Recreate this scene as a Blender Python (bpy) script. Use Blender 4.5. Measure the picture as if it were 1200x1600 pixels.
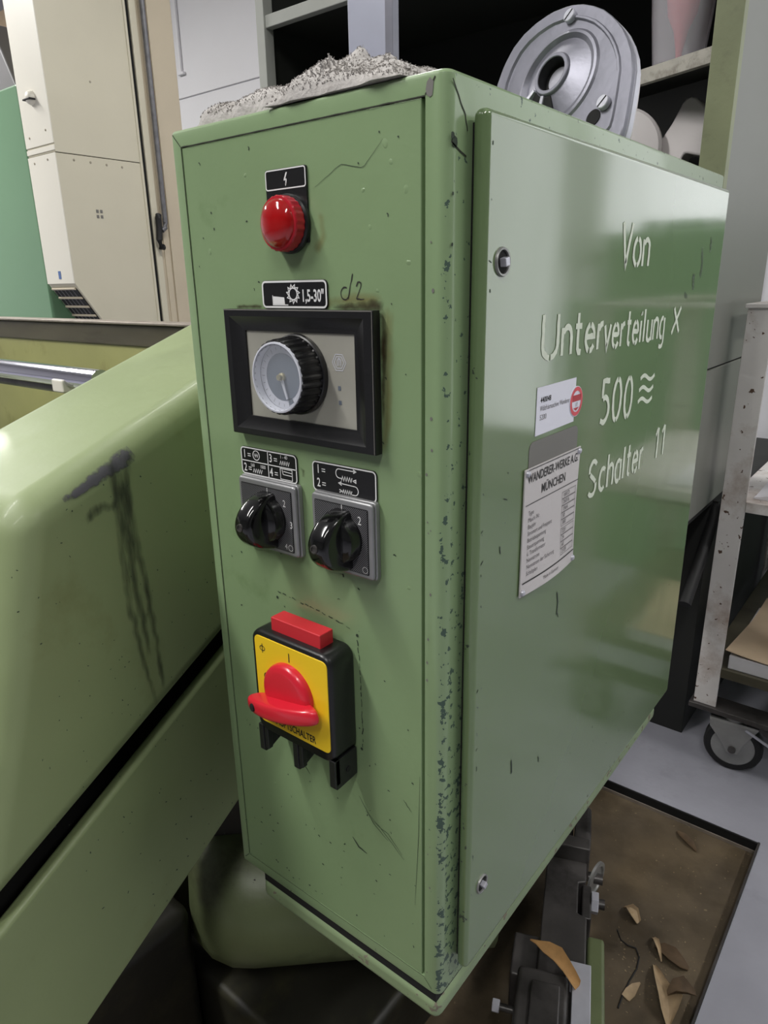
import bpy, bmesh, math, random
from mathutils import Vector, Matrix, noise
for o in list(bpy.data.objects):
    bpy.data.objects.remove(o)
SC = bpy.context.scene
COL = SC.collection
PI = math.pi
random.seed(7)

# ------------------------------------------------------------------ camera
cam = bpy.data.objects.new('camera', bpy.data.cameras.new('camera'))
COL.objects.link(cam)
cam.location = (0.23975, -0.36169, 1.04984)
cam.rotation_euler = (1.253875, 0.017451, 0.670077)
cam.data.sensor_fit = 'VERTICAL'
cam.data.sensor_height = 36.0
cam.data.lens = 1090.26 / 1600 * 36.0
cam.data.clip_start = 0.02
cam.data.clip_end = 60
SC.camera = cam

# ------------------------------------------------------------------ world, light, exposure
SC.view_settings.view_transform = 'Standard'
SC.view_settings.look = 'None'
SC.view_settings.gamma = 1.0
SC.view_settings.use_curve_mapping = False
SC.view_settings.exposure = 0.24
W = bpy.data.worlds.new('hall_world')
SC.world = W
W.use_nodes = True
W.node_tree.nodes['Background'].inputs[0].default_value = (0.97, 0.99, 1.0, 1)
W.node_tree.nodes['Background'].inputs[1].default_value = 1.9
LAMPS = [(-0.95, -1.15, 1.4, 0.20, 37, 2.75), (-1.3, 1.6, 1.5, 0.20, 26, 3.2), (0.85, -1.7, 1.5, 0.20, 25, 3.2), (2.0, 1.0, 1.5, 0.20, 32, 3.2), (-4.6, 0.2, 1.5, 0.20, 105, 3.2)]  # last lamp is added to brighten the back wall at far left
CEIL = 3.4
for (lx, ly, ll, lw, pw, lz) in LAMPS:
    ld = bpy.data.lights.new('tube_light', 'AREA')
    ld.shape = 'RECTANGLE'
    ld.size = lw
    ld.size_y = ll
    ld.energy = pw
    ld.color = (1.0, 0.985, 0.95)
    lo = bpy.data.objects.new('tube_light', ld)
    COL.objects.link(lo)
    lo.location = (lx, ly, lz - 0.125)

# ------------------------------------------------------------------ helpers
def lin(c):
    return tuple(((v / 255) / 12.92 if v / 255 <= 0.04045 else ((v / 255 + 0.055) / 1.055) ** 2.4) for v in c) + (1,)

class MB:
    """collects shapes in one bmesh"""
    def __init__(self):
        self.b = bmesh.new()
        self.mats = []
    def face(self, pts, mi=0):
        vs = [self.b.verts.new(p) for p in pts]
        f = self.b.faces.new(vs)
        f.material_index = mi
        return f
    def box(self, lo, hi, mi=0, M=None):
        x0, y0, z0 = lo
        x1, y1, z1 = hi
        P = [Vector(q) for q in ((x0, y0, z0), (x1, y0, z0), (x1, y1, z0), (x0, y1, z0), (x0, y0, z1), (x1, y0, z1), (x1, y1, z1), (x0, y1, z1))]
        if M is not None:
            P = [M @ q for q in P]
        v = [self.b.verts.new(q) for q in P]
        for idx in ((0, 3, 2, 1), (4, 5, 6, 7), (0, 1, 5, 4), (1, 2, 6, 5), (2, 3, 7, 6), (3, 0, 4, 7)):
            self.b.faces.new([v[i] for i in idx]).material_index = mi
        return self
    def prism(self, poly, f0, f1, mi=0):
        """poly of 2D points, f0/f1 map a 2D point to 3D on both end planes"""
        a = [self.b.verts.new(f0(*q)) for q in poly]
        c = [self.b.verts.new(f1(*q)) for q in poly]
        n = len(poly)
        self.b.faces.new(a).material_index = mi
        self.b.faces.new(c[::-1]).material_index = mi
        for i in range(n):
            j = (i + 1) % n
            self.b.faces.new((a[j], a[i], c[i], c[j])).material_index = mi
        return self
    def rings(self, rings, cap0=True, cap1=True, mi=0, closed=False):
        R = [[self.b.verts.new(q) for q in r] for r in rings]
        n = len(R[0])
        k = len(R)
        for i in range(k if closed else k - 1):
            A, B = R[i], R[(i + 1) % k]
            for j in range(n):
                l = (j + 1) % n
                self.b.faces.new((A[j], A[l], B[l], B[j])).material_index = mi
        if not closed:
            if cap0:
                self.b.faces.new(R[0][::-1]).material_index = mi
            if cap1:
                self.b.faces.new(R[-1]).material_index = mi
        return self
    def lathe(self, c, axis, prof, seg=32, mi=0, cap0=True, cap1=True, rfun=None):
        """prof: list of (radius, distance along axis)"""
        ax = Vector(axis).normalized()
        t = Vector((0, 0, 1)) if abs(ax.z) < 0.9 else Vector((1, 0, 0))
        e1 = ax.cross(t).normalized()
        e2 = ax.cross(e1)
        c = Vector(c)
        rg = []
        for (r, d) in prof:
            ring = []
            for i in range(seg):
                a = 2 * PI * i / seg
                rr = r * (rfun(i, d) if rfun else 1)
                ring.append(c + ax * d + (e1 * math.cos(a) + e2 * math.sin(a)) * rr)
            rg.append(ring)
        return self.rings(rg, cap0, cap1, mi)
    def cyl(self, p0, p1, r, seg=20, mi=0, r1=None):
        p0, p1 = Vector(p0), Vector(p1)
        return self.lathe(p0, p1 - p0, [(r, 0), (r if r1 is None else r1, (p1 - p0).length)], seg, mi)
    def tube(self, path, r, seg=10, mi=0):
        path = [Vector(q) for q in path]
        rg = []
        for i, q in enumerate(path):
            d = (path[min(i + 1, len(path) - 1)] - path[max(i - 1, 0)]).normalized()
            t = Vector((0, 0, 1)) if abs(d.z) < 0.9 else Vector((1, 0, 0))
            e1 = d.cross(t).normalized()
            e2 = d.cross(e1)
            rg.append([q + (e1 * math.cos(2 * PI * k / seg) + e2 * math.sin(2 * PI * k / seg)) * r for k in range(seg)])
        return self.rings(rg, True, True, mi)
    def ribbon(self, pts, w, f, mi=0, closed=False, wf=None):
        """flat stroke in a plane; f maps 2D to 3D"""
        P = [Vector(q) for q in pts]
        if closed:
            P = P + [P[0]]
        n = len(P)
        L, R = [], []
        for i in range(n):
            if closed and i in (0, n - 1):
                d0, d1 = P[-1] - P[-2], P[1] - P[0]
            else:
                d0 = P[i] - P[i - 1] if i > 0 else P[1] - P[0]
                d1 = P[i + 1] - P[i] if i < n - 1 else d0
            if d0.length < 1e-9: d0 = d1
            if d1.length < 1e-9: d1 = d0
            d0n, d1n = d0.normalized(), d1.normalized()
            t = d0n + d1n
            t = t.normalized() if t.length > 1e-6 else d0n
            nn = Vector((-t.y, t.x))
            m = min(1 / max(abs(nn.dot(Vector((-d0n.y, d0n.x)))), 0.5), 2.0)
            ww = w * (wf(i / (n - 1)) if wf else 1) / 2 * m
            L.append(self.b.verts.new(f(*(P[i] + nn * ww))))
            R.append(self.b.verts.new(f(*(P[i] - nn * ww))))
        for i in range(n - 1):
            self.b.faces.new((L[i], R[i], R[i + 1], L[i + 1])).material_index = mi
        return self
    def text(self, s, size, a, b, f, xs=1.0, align='LEFT', shear=0.0, mi=0, rot=0.0, bold=0.0):
        c = bpy.data.curves.new('lettering', 'FONT')
        c.body = s
        c.size = size
        c.align_x = align
        c.shear = shear
        c.resolution_u = 3
        c.offset = bold * size
        o = bpy.data.objects.new('lettering', c)
        COL.objects.link(o)
        dg = bpy.context.evaluated_depsgraph_get()
        me = bpy.data.meshes.new_from_object(o.evaluated_get(dg))
        cr, sr = math.cos(rot), math.sin(rot)
        vs = [self.b.verts.new(f(a + (v.co.x * xs) * cr - v.co.y * sr, b + (v.co.x * xs) * sr + v.co.y * cr)) for v in me.vertices]
        for p in me.polygons:
            try:
                self.b.faces.new([vs[i] for i in p.vertices]).material_index = mi
            except ValueError:
                pass
        bpy.data.objects.remove(o)
        bpy.data.meshes.remove(me)
        bpy.data.curves.remove(c)
        return self
    def build(self, name, mat, parent=None, bevel=0.0, seg=3, flat=False, M=None, fixn=True, sub=0, ang=35):
        if M is not None:
            self.b.transform(M)
        if fixn:
            bmesh.ops.recalc_face_normals(self.b, faces=self.b.faces)
        me = bpy.data.meshes.new(name)
        self.b.to_mesh(me)
        self.b.free()
        for m in (mat if isinstance(mat, (list, tuple)) else [mat]):
            me.materials.append(m)
        if not flat:
            me.shade_smooth()
            me.set_sharp_from_angle(angle=math.radians(ang))
        o = bpy.data.objects.new(name, me)
        COL.objects.link(o)
        if parent is not None:
            attach(o, parent)
        if bevel > 0:
            md = o.modifiers.new('edge', 'BEVEL')
            md.width = bevel
            md.segments = seg
            md.limit_method = 'ANGLE'
            md.angle_limit = math.radians(40)
            md.harden_normals = True
        if sub:
            md = o.modifiers.new('sub', 'SUBSURF')
            md.levels = md.render_levels = sub
        return o

def world_of(o):
    m = Matrix.LocRotScale(o.location, o.rotation_euler, o.scale)
    if o.parent:
        return world_of(o.parent) @ o.matrix_parent_inverse @ m
    return m

def attach(o, parent):
    o.parent = parent
    o.matrix_parent_inverse = world_of(parent).inverted()

def thing(name, label, cat, loc, group=None):
    o = bpy.data.objects.new(name, None)
    o.empty_display_size = 0.05
    COL.objects.link(o)
    o.location = loc
    return tag(o, label, cat, group)

def tag(o, label, cat, group=None):
    o['label'] = label
    o['category'] = cat
    if group:
        o['group'] = group
    return o

def structure(o):
    o['kind'] = 'structure'
    return o

def stuff(o):
    o['kind'] = 'stuff'
    return o

def arc(cx, cy, rx, ry, a0, a1, n=12):
    return [(cx + rx * math.cos(math.radians(a0 + (a1 - a0) * i / n)), cy + ry * math.sin(math.radians(a0 + (a1 - a0) * i / n))) for i in range(n + 1)]

def rrect(x0, z0, x1, z1, r, n=5, corners=(1, 1, 1, 1)):
    """rounded rectangle, counter-clockwise from bottom left; corners: bl, br, tr, tl"""
    P = []
    for k, (cx, cz, a) in enumerate(((x0, z0, 180), (x1, z0, 270), (x1, z1, 0), (x0, z1, 90))):
        if corners[k]:
            sx = 1 if cx == x0 else -1
            sz = 1 if cz == z0 else -1
            P += arc(cx + sx * r, cz + sz * r, r, r, a, a + 90, n)
        else:
            P.append((cx, cz))
    return P

def FR(off):            # point on the cabinet's front, off = distance in front of it
    return lambda a, b: Vector((a, -off, b))
DOORX = 0.0132
def DR(off):            # point on the cabinet's door
    return lambda a, b: Vector((DOORX + off, a, b))

# ------------------------------------------------------------------ materials
def newmat(name):
    m = bpy.data.materials.new(name)
    m.use_nodes = True
    nt = m.node_tree
    return m, nt, nt.nodes['Principled BSDF']

def N(nt, t, **kw):
    n = nt.nodes.new(t)
    for k, v in kw.items():
        setattr(n, k, v)
    return n

def mat(name, rgb, rough=0.5, metal=0.0, var=0.06, scale=6.0, bump=0.0, bscale=150.0, chips=None, coat=0.0, dirt=None,
        spec=0.5, edges=(), wave=0.0, smudge=0.0, stretch=(1, 1, 1)):
    """procedural surface: base colour with slow variation, optional chips (threshold, colour, scale),
    dirt (amount, colour, scale), fine bump, slow waviness, roughness smudges; edges: (axis, centre, half width, strength)
    raise the chance of chips along a worn edge"""
    m, nt, bs = newmat(name)
    L = nt.links
    tc = N(nt, 'ShaderNodeTexCoord')
    mp = N(nt, 'ShaderNodeMapping')
    mp.inputs['Scale'].default_value = stretch
    L.new(tc.outputs['Object'], mp.inputs['Vector'])
    co = mp.outputs['Vector']
    base = lin(rgb)
    n1 = N(nt, 'ShaderNodeTexNoise')
    n1.inputs['Scale'].default_value = scale
    n1.inputs['Detail'].default_value = 5
    L.new(co, n1.inputs['Vector'])
    r1 = N(nt, 'ShaderNodeMapRange')
    r1.inputs[1].default_value = 0.3
    r1.inputs[2].default_value = 0.7
    r1.inputs[3].default_value = 1 - var
    r1.inputs[4].default_value = 1 + var
    L.new(n1.outputs['Fac'], r1.inputs[0])
    mx = N(nt, 'ShaderNodeMix', data_type='RGBA', blend_type='MULTIPLY')
    mx.inputs['Factor'].default_value = 1
    mx.inputs['A'].default_value = base
    L.new(r1.outputs[0], mx.inputs['B'])
    col = mx.outputs['Result']
    if dirt:
        amt, dc, ds = dirt
        nd = N(nt, 'ShaderNodeTexNoise')
        nd.inputs['Scale'].default_value = ds
        nd.inputs['Detail'].default_value = 8
        nd.inputs['Roughness'].default_value = 0.65
        L.new(co, nd.inputs['Vector'])
        rd = N(nt, 'ShaderNodeMapRange')
        rd.inputs[1].default_value = 0.62 - 0.3 * amt
        rd.inputs[2].default_value = 0.82 - 0.2 * amt
        L.new(nd.outputs['Fac'], rd.inputs[0])
        md = N(nt, 'ShaderNodeMix', data_type='RGBA')
        md.inputs['B'].default_value = lin(dc)
        L.new(rd.outputs[0], md.inputs['Factor'])
        L.new(col, md.inputs['A'])
        col = md.outputs['Result']
    rough_sock = None
    if chips:
        th, cc, cs = chips
        nc = N(nt, 'ShaderNodeTexNoise')
        nc.inputs['Scale'].default_value = cs
        nc.inputs['Detail'].default_value = 3
        nc.inputs['Roughness'].default_value = 0.6
        L.new(co, nc.inputs['Vector'])
        val = nc.outputs['Fac']
        if edges:
            sx = N(nt, 'ShaderNodeSeparateXYZ')
            L.new(tc.outputs['Object'], sx.inputs[0])
            for (axis, c0, hw, k) in edges:
                s = N(nt, 'ShaderNodeMath', operation='SUBTRACT')
                L.new(sx.outputs['XYZ'.index(axis)], s.inputs[0])
                s.inputs[1].default_value = c0
                ab = N(nt, 'ShaderNodeMath', operation='ABSOLUTE')
                L.new(s.outputs[0], ab.inputs[0])
                rr = N(nt, 'ShaderNodeMapRange', interpolation_type='SMOOTHSTEP')
                rr.inputs[1].default_value = 0
                rr.inputs[2].default_value = hw
                rr.inputs[3].default_value = k
                rr.inputs[4].default_value = 0
                L.new(ab.outputs[0], rr.inputs[0])
                ad = N(nt, 'ShaderNodeMath', operation='ADD')
                L.new(val, ad.inputs[0])
                L.new(rr.outputs[0], ad.inputs[1])
                val = ad.outputs[0]
        rc = N(nt, 'ShaderNodeMapRange')
        rc.inputs[1].default_value = th
        rc.inputs[2].default_value = th + 0.012
        L.new(val, rc.inputs[0])
        mc = N(nt, 'ShaderNodeMix', data_type='RGBA')
        mc.inputs['B'].default_value = lin(cc)
        L.new(rc.outputs[0], mc.inputs['Factor'])
        L.new(col, mc.inputs['A'])
        col = mc.outputs['Result']
        ra = N(nt, 'ShaderNodeMapRange')
        ra.inputs[3].default_value = rough
        ra.inputs[4].default_value = 0.75
        L.new(rc.outputs[0], ra.inputs[0])
        rough_sock = ra.outputs[0]
    L.new(col, bs.inputs['Base Color'])
    bs.inputs['Roughness'].default_value = rough
    bs.inputs['Metallic'].default_value = metal
    bs.inputs['Specular IOR Level'].default_value = spec
    if smudge > 0:
        ns = N(nt, 'ShaderNodeTexNoise')
        ns.inputs['Scale'].default_value = 14
        ns.inputs['Detail'].default_value = 6
        L.new(co, ns.inputs['Vector'])
        rs = N(nt, 'ShaderNodeMapRange')
        rs.inputs[1].default_value = 0.35
        rs.inputs[2].default_value = 0.7
        rs.inputs[3].default_value = 0
        rs.inputs[4].default_value = smudge
        L.new(ns.outputs['Fac'], rs.inputs[0])
        ad = N(nt, 'ShaderNodeMath', operation='ADD')
        L.new(rs.outputs[0], ad.inputs[0])
        if rough_sock is not None:
            L.new(rough_sock, ad.inputs[1])
        else:
            ad.inputs[1].default_value = rough
        rough_sock = ad.outputs[0]
    if rough_sock is not None:
        L.new(rough_sock, bs.inputs['Roughness'])
    if coat:
        bs.inputs['Coat Weight'].default_value = coat
        bs.inputs['Coat Roughness'].default_value = 0.08
    nrm = None
    if wave > 0:
        nw = N(nt, 'ShaderNodeTexNoise')
        nw.inputs['Scale'].default_value = 9
        nw.inputs['Detail'].default_value = 2
        L.new(co, nw.inputs['Vector'])
        bw = N(nt, 'ShaderNodeBump')
        bw.inputs['Strength'].default_value = 1.0
        bw.inputs['Distance'].default_value = wave
        L.new(nw.outputs['Fac'], bw.inputs['Height'])
        nrm = bw.outputs[0]
    if bump > 0:
        nb = N(nt, 'ShaderNodeTexNoise')
        nb.inputs['Scale'].default_value = bscale
        nb.inputs['Detail'].default_value = 3
        L.new(co, nb.inputs['Vector'])
        bb = N(nt, 'ShaderNodeBump')
        bb.inputs['Strength'].default_value = 1.0
        bb.inputs['Distance'].default_value = bump
        L.new(nb.outputs['Fac'], bb.inputs['Height'])
        if nrm is not None:
            L.new(nrm, bb.inputs['Normal'])
        nrm = bb.outputs[0]
    if nrm is not None:
        L.new(nrm, bs.inputs['Normal'])
        if coat:
            pass
    return m

def grime(name, rgb, strength=0.9, scale=70, lo=0.35, hi=0.62, zs=1.0):
    """a thin film of oil or soot: the vertex attribute 'fade' and noise set how much covers the paint"""
    m, nt, bs = newmat(name)
    L = nt.links
    tc = N(nt, 'ShaderNodeTexCoord')
    n1 = N(nt, 'ShaderNodeTexNoise')
    n1.inputs['Scale'].default_value = scale
    n1.inputs['Detail'].default_value = 6
    mp = N(nt, 'ShaderNodeMapping')
    mp.inputs['Scale'].default_value = (1, 1, zs)
    L.new(tc.outputs['Object'], mp.inputs['Vector'])
    L.new(mp.outputs['Vector'], n1.inputs['Vector'])
    at = N(nt, 'ShaderNodeAttribute', attribute_name='fade')
    s = N(nt, 'ShaderNodeMath', operation='ADD')
    L.new(n1.outputs['Fac'], s.inputs[0])
    sc = N(nt, 'ShaderNodeMath', operation='MULTIPLY_ADD')
    L.new(at.outputs['Fac'], sc.inputs[0])
    sc.inputs[1].default_value = 0.5
    sc.inputs[2].default_value = -0.5
    L.new(sc.outputs[0], s.inputs[1])
    r = N(nt, 'ShaderNodeMapRange')
    r.inputs[1].default_value = lo - 0.15
    r.inputs[2].default_value = hi
    r.inputs[4].default_value = strength
    L.new(s.outputs[0], r.inputs[0])
    L.new(r.outputs[0], bs.inputs['Alpha'])
    bs.inputs['Base Color'].default_value = lin(rgb)
    bs.inputs['Roughness'].default_value = 0.6
    return m

def glass(name, rgb, mixv=0.25, rough=0.03):
    m, nt, bs = newmat(name)
    L = nt.links
    bs.inputs['Base Color'].default_value = lin(rgb)
    bs.inputs['Roughness'].default_value = rough
    bs.inputs['Alpha'].default_value = mixv
    return m

GREEN = (122, 148, 104)
M_front = mat('green_front_paint', (127, 150, 110), 0.30, var=0.07, scale=5, bump=0.00012, bscale=180, chips=(0.80, (40, 52, 40), 45), coat=0.25, smudge=0.1, wave=0.0006,
              dirt=(0.04, (104, 128, 84), 12))
M_body = mat('green_body_paint', (130, 153, 114), 0.30, var=0.06, scale=5, bump=0.0001, bscale=160, chips=(0.80, (62, 84, 72), 150), coat=0.3, wave=0.0005,
             edges=(('X', -0.0015, 0.0055, 0.17), ('Z', 0.45, 0.75, 0.11)))
M_door = mat('green_door_paint', (106, 127, 88), 0.14, var=0.03, scale=3, bump=0.00002, bscale=120, chips=(0.80, (50, 62, 46), 120), coat=0.6, wave=0.0009, spec=0.5,
             edges=(('Y', 0.0205, 0.0035, 0.10), ('Z', 0.45, 0.65, 0.08)), stretch=(1, 1, 0.9))
M_plinth = mat('green_plinth_paint', (130, 148, 112), 0.4, var=0.1, scale=9, bump=0.0002, chips=(0.62, (120, 112, 98), 80), edges=(('X', -0.225, 0.014, 0.16),))
M_hous = mat('green_casting_paint', (134, 147, 106), 0.42, var=0.07, scale=4, bump=0.00014, bscale=130, chips=(0.80, (66, 72, 50), 50), coat=0.05, smudge=0.12, wave=0.0012, dirt=(0.05, (120, 128, 84), 7))
M_oldgreen = mat('green_oily_casting', (100, 110, 76), 0.4, var=0.2, scale=7, bump=0.0004, bscale=60, chips=(0.72, (34, 36, 26), 40), dirt=(0.35, (48, 48, 30), 9))
M_black = mat('black_plastic', (22, 22, 24), 0.34, var=0.1, bump=0.00005, bscale=400)
M_blackgloss = mat('black_bakelite', (12, 12, 13), 0.12, var=0.05, coat=0.5, smudge=0.08)
M_darkgap = mat('black_gap', (9, 9, 9), 0.9, var=0.1)
M_white = mat('white_print', (226, 226, 226), 0.5, var=0.02)
M_whitepaint = mat('white_brush_paint', (216, 224, 206), 0.55, var=0.06, scale=60, chips=(0.70, (150, 168, 138), 160))
M_ink = mat('black_ink', (38, 36, 36), 0.6, var=0.1)
M_greyink = mat('grey_ink', (104, 100, 102), 0.6, var=0.1)
M_seam = mat('dark_seam', (40, 42, 32), 0.8, var=0.2)
M_scratch = mat('scratch_dark', (46, 58, 46), 0.7, var=0.2)
M_paper = mat('white_paper', (226, 226, 238), 0.6, var=0.02)
M_plate = mat('aluminium_plate', (205, 200, 200), 0.42, metal=0.1, var=0.03, scale=3)
M_oldmark = mat('bare_grey_metal', (112, 110, 106), 0.55, var=0.05)
M_alu = mat('cast_aluminium', (124, 124, 134), 0.44, metal=0.6, var=0.12, scale=26, bump=0.0002, bscale=160)
M_bore = mat('dark_bore', (24, 24, 26), 0.6, metal=0.3, var=0.1)
M_alubar = mat('aluminium_bar', (168, 170, 186), 0.45, metal=0.4, var=0.1, scale=9)
M_steel = mat('bright_steel', (192, 192, 202), 0.34, metal=0.4, var=0.1, scale=30, bump=0.0001, bscale=250)
M_chrome = mat('polished_rod', (215, 215, 228), 0.12, metal=1.0, var=0.03)
M_darksteel = mat('oily_dark_steel', (72, 69, 68), 0.36, metal=0.3, var=0.35, scale=14, bump=0.0005, bscale=70, dirt=(0.3, (22, 20, 18), 12))
M_grey_switch = mat('grey_switch_plate', (128, 128, 132), 0.4, metal=0.35, var=0.08, bump=0.0002, bscale=500)
M_switch_rim = mat('switch_rim', (150, 150, 152), 0.35, metal=0.5, var=0.08)
M_dial_silver = mat('timer_silver_plate', (176, 174, 164), 0.38, metal=0.35, var=0.08, scale=20)
M_dialwhite = mat('dial_white', (196, 198, 208), 0.5, var=0.02)
M_dialblue = mat('dial_blue_grey', (96, 104, 116), 0.5, var=0.03)
M_brass = mat('brass_hub', (180, 172, 140), 0.35, metal=0.7, var=0.05)
M_yellow = mat('yellow_plate', (238, 200, 38), 0.35, var=0.03, scale=8)
M_red = mat('red_plastic', (206, 34, 52), 0.28, var=0.04, coat=0.3)
M_redbtn = mat('red_button', (200, 42, 52), 0.45, var=0.04)
M_sealred = mat('seal_red', (214, 70, 82), 0.5, var=0.15, scale=220)
M_sealdark = mat('seal_dark_red', (176, 28, 44), 0.5, var=0.05)
M_beige = mat('beige_sheet', (204, 198, 178), 0.42, var=0.03, scale=3, chips=(0.86, (140, 130, 110), 30))
M_beige2 = mat('beige_front_sheet', (222, 218, 206), 0.45, var=0.02, scale=4, bump=0.00015, bscale=200)
M_beigedark = mat('beige_strip', (196, 184, 162), 0.45, var=0.04, scale=4)
M_beigescrew = mat('beige_screw', (158, 150, 132), 0.5)
M_wall = mat('white_wall', (226, 225, 230), 0.8, var=0.02, scale=2, bump=0.0004, bscale=120)
M_wallgrey = mat('grey_wall', (150, 152, 150), 0.8, var=0.04, scale=2)
M_ceil = mat('white_ceiling', (215, 215, 212), 0.9, var=0.02)
M_floor = mat('grey_concrete', (150, 150, 160), 0.55, var=0.12, scale=5, bump=0.0006, bscale=60, dirt=(0.2, (112, 112, 118), 3.5), smudge=0.2)
M_pit = mat('oily_brown_steel', (90, 78, 61), 0.40, var=0.35, scale=9, bump=0.0010, bscale=70, dirt=(0.55, (58, 49, 36), 6), chips=(0.70, (124, 110, 86), 110), smudge=0.3)
M_edgesteel = mat('worn_edge_steel', (158, 148, 138), 0.45, metal=0.4, var=0.2, scale=30)
M_rackgreen = mat('olive_grey_rack_paint', (136, 142, 108), 0.5, var=0.1, scale=12, bump=0.0003, chips=(0.74, (90, 88, 70), 60), dirt=(0.2, (112, 114, 88), 20))
M_rackside = mat('grey_green_sheet', (114, 116, 108), 0.4, var=0.04, scale=3, chips=(0.80, (70, 66, 56), 30))
M_rackpost = mat('pale_grey_rack_paint', (168, 170, 164), 0.5, var=0.06, scale=10, chips=(0.78, (110, 106, 96), 40))
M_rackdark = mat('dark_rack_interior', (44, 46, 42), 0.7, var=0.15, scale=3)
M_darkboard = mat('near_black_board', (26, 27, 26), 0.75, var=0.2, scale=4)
M_shelfwood = mat('grubby_white_shelf', (176, 172, 162), 0.6, var=0.1, scale=30, dirt=(0.35, (96, 86, 72), 25))
M_palegrey = mat('pale_grey_plastic', (212, 206, 206), 0.55, var=0.05, scale=8, bump=0.0003, bscale=80)
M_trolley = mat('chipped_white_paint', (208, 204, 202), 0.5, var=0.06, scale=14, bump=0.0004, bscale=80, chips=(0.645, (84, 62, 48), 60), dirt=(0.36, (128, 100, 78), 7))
M_zinc = mat('zinc_plated_steel', (150, 150, 148), 0.4, metal=0.5, var=0.1, scale=30)
M_rubber = mat('grey_rubber', (78, 78, 80), 0.7, var=0.1)
M_blackrubber = mat('black_rubber', (20, 20, 21), 0.6, var=0.1)
M_card = mat('tan_cardboard', (200, 178, 150), 0.8, var=0.06, scale=20)
M_cloth = mat('white_cloth', (222, 220, 226), 0.9, var=0.05, scale=30, bump=0.0008, bscale=120)
M_darkcloth = mat('dark_blue_grey_cloth', (44, 46, 58), 0.9, var=0.15, scale=30)
M_whitebox = mat('white_carton', (205, 203, 206), 0.7, var=0.03)
M_wood = mat('light_turned_wood', (214, 196, 170), 0.6, var=0.1, scale=18, stretch=(1, 1, 8))
M_crumb = mat('sawdust', (128, 112, 86), 0.8, var=0.3, scale=90)
M_shaving = mat('wood_shaving', (164, 142, 112), 0.7, var=0.18, scale=60)
M_bark = mat('brown_bark', (172, 132, 84), 0.75, var=0.2, scale=50, bump=0.0006, bscale=90)
M_darkshaving = mat('dark_wood_shaving', (84, 66, 46), 0.75, var=0.25, scale=50)
M_rag = mat('grey_terry_cloth', (172, 168, 165), 0.95, var=0.14, scale=26, bump=0.0015, bscale=260, dirt=(0.3, (120, 114, 108), 30))
M_trough = mat('olive_trough_paint', (160, 160, 104), 0.4, var=0.1, scale=7, dirt=(0.25, (118, 112, 62), 9))
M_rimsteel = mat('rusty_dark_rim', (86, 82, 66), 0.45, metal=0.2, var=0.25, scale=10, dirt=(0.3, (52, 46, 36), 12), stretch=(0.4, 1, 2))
M_machgreen = mat('mid_green_machine_paint', (104, 140, 108), 0.35, var=0.03, scale=2, coat=0.2)
M_greyhood = mat('dark_grey_hood', (112, 110, 112), 0.5, var=0.05)
M_brown = mat('brown_board', (132, 104, 78), 0.7, var=0.15, scale=8)
M_oilshade = mat('oily_shade_casting', (34, 33, 26), 0.5, var=0.3, scale=9, dirt=(0.4, (62, 60, 38), 7), bump=0.0005, bscale=50)  # oily casting, darkened further to stand for the shade under the machine
M_grille = mat('black_grille', (28, 28, 30), 0.7, var=0.1)
M_pipe = mat('grey_conduit', (112, 112, 116), 0.45, metal=0.3, var=0.2, scale=30)
M_diff, _nt, _b = newmat('lamp_diffuser')
_b.inputs['Emission Color'].default_value = (1, 0.985, 0.95, 1)
_b.inputs['Emission Strength'].default_value = 6.0
M_lens = mat('red_lens', (190, 16, 20), 0.08, var=0.02, coat=0.6)
_b = M_lens.node_tree.nodes['Principled BSDF']
_b.inputs['Transmission Weight'].default_value = 0.35
M_lensring = mat('red_ring', (176, 30, 44), 0.25, var=0.05)
M_glow = mat('red_reflector', (225, 30, 18), 0.3, var=0.02)
M_clear = glass('clear_dial_cover', (225, 230, 240), 0.16)
M_pane = glass('window_pane', (225, 235, 240), 0.08)
M_jug = glass('cloudy_white_plastic', (222, 220, 226), 0.30, 0.35)
M_jugred = mat('red_filling', (224, 84, 92), 0.5, var=0.05)
G_oil = grime('dark_oil_run', (58, 62, 54), 0.72, 140, 0.26, 0.80, 0.22)
G_soot = grime('brown_soot', (58, 44, 22), 0.95, 60, 0.30, 0.70)
G_yellow = grime('yellowed_paint', (140, 120, 62), 0.6, 40, 0.3, 0.8)
G_patch = grime('bare_metal_rub', (92, 90, 98), 0.95, 160, 0.16, 0.34)
G_pencil = grime('pencil_smear', (70, 84, 70), 0.75, 200, 0.2, 0.6)

def film(pts, w, f, n_across=4, wf=None):
    """strip with a 'fade' attribute that is 1 along its middle and 0 at its edges; returns (verts, faces, fade)"""
    P = [Vector(q) for q in pts]
    n = len(P)
    V, F, A = [], [], []
    for i in range(n):
        t = (P[min(i + 1, n - 1)] - P[max(i - 1, 0)]).normalized()
        nn = Vector((-t.y, t.x))
        ww = w * (wf(i / (n - 1)) if wf else 1) / 2
        for k in range(n_across + 1):
            s = k / n_across * 2 - 1
            V.append(f(*(P[i] + nn * ww * s)))
            end = min(1, min(i, n - 1 - i) / max(1.0, n * 0.12))
            A.append((1 - abs(s) ** 1.5) * (0.35 + 0.65 * end))
    m = n_across + 1
    for i in range(n - 1):
        for k in range(n_across):
            F.append((i * m + k, i * m + k + 1, (i + 1) * m + k + 1, (i + 1) * m + k))
    return V, F, A

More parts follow.
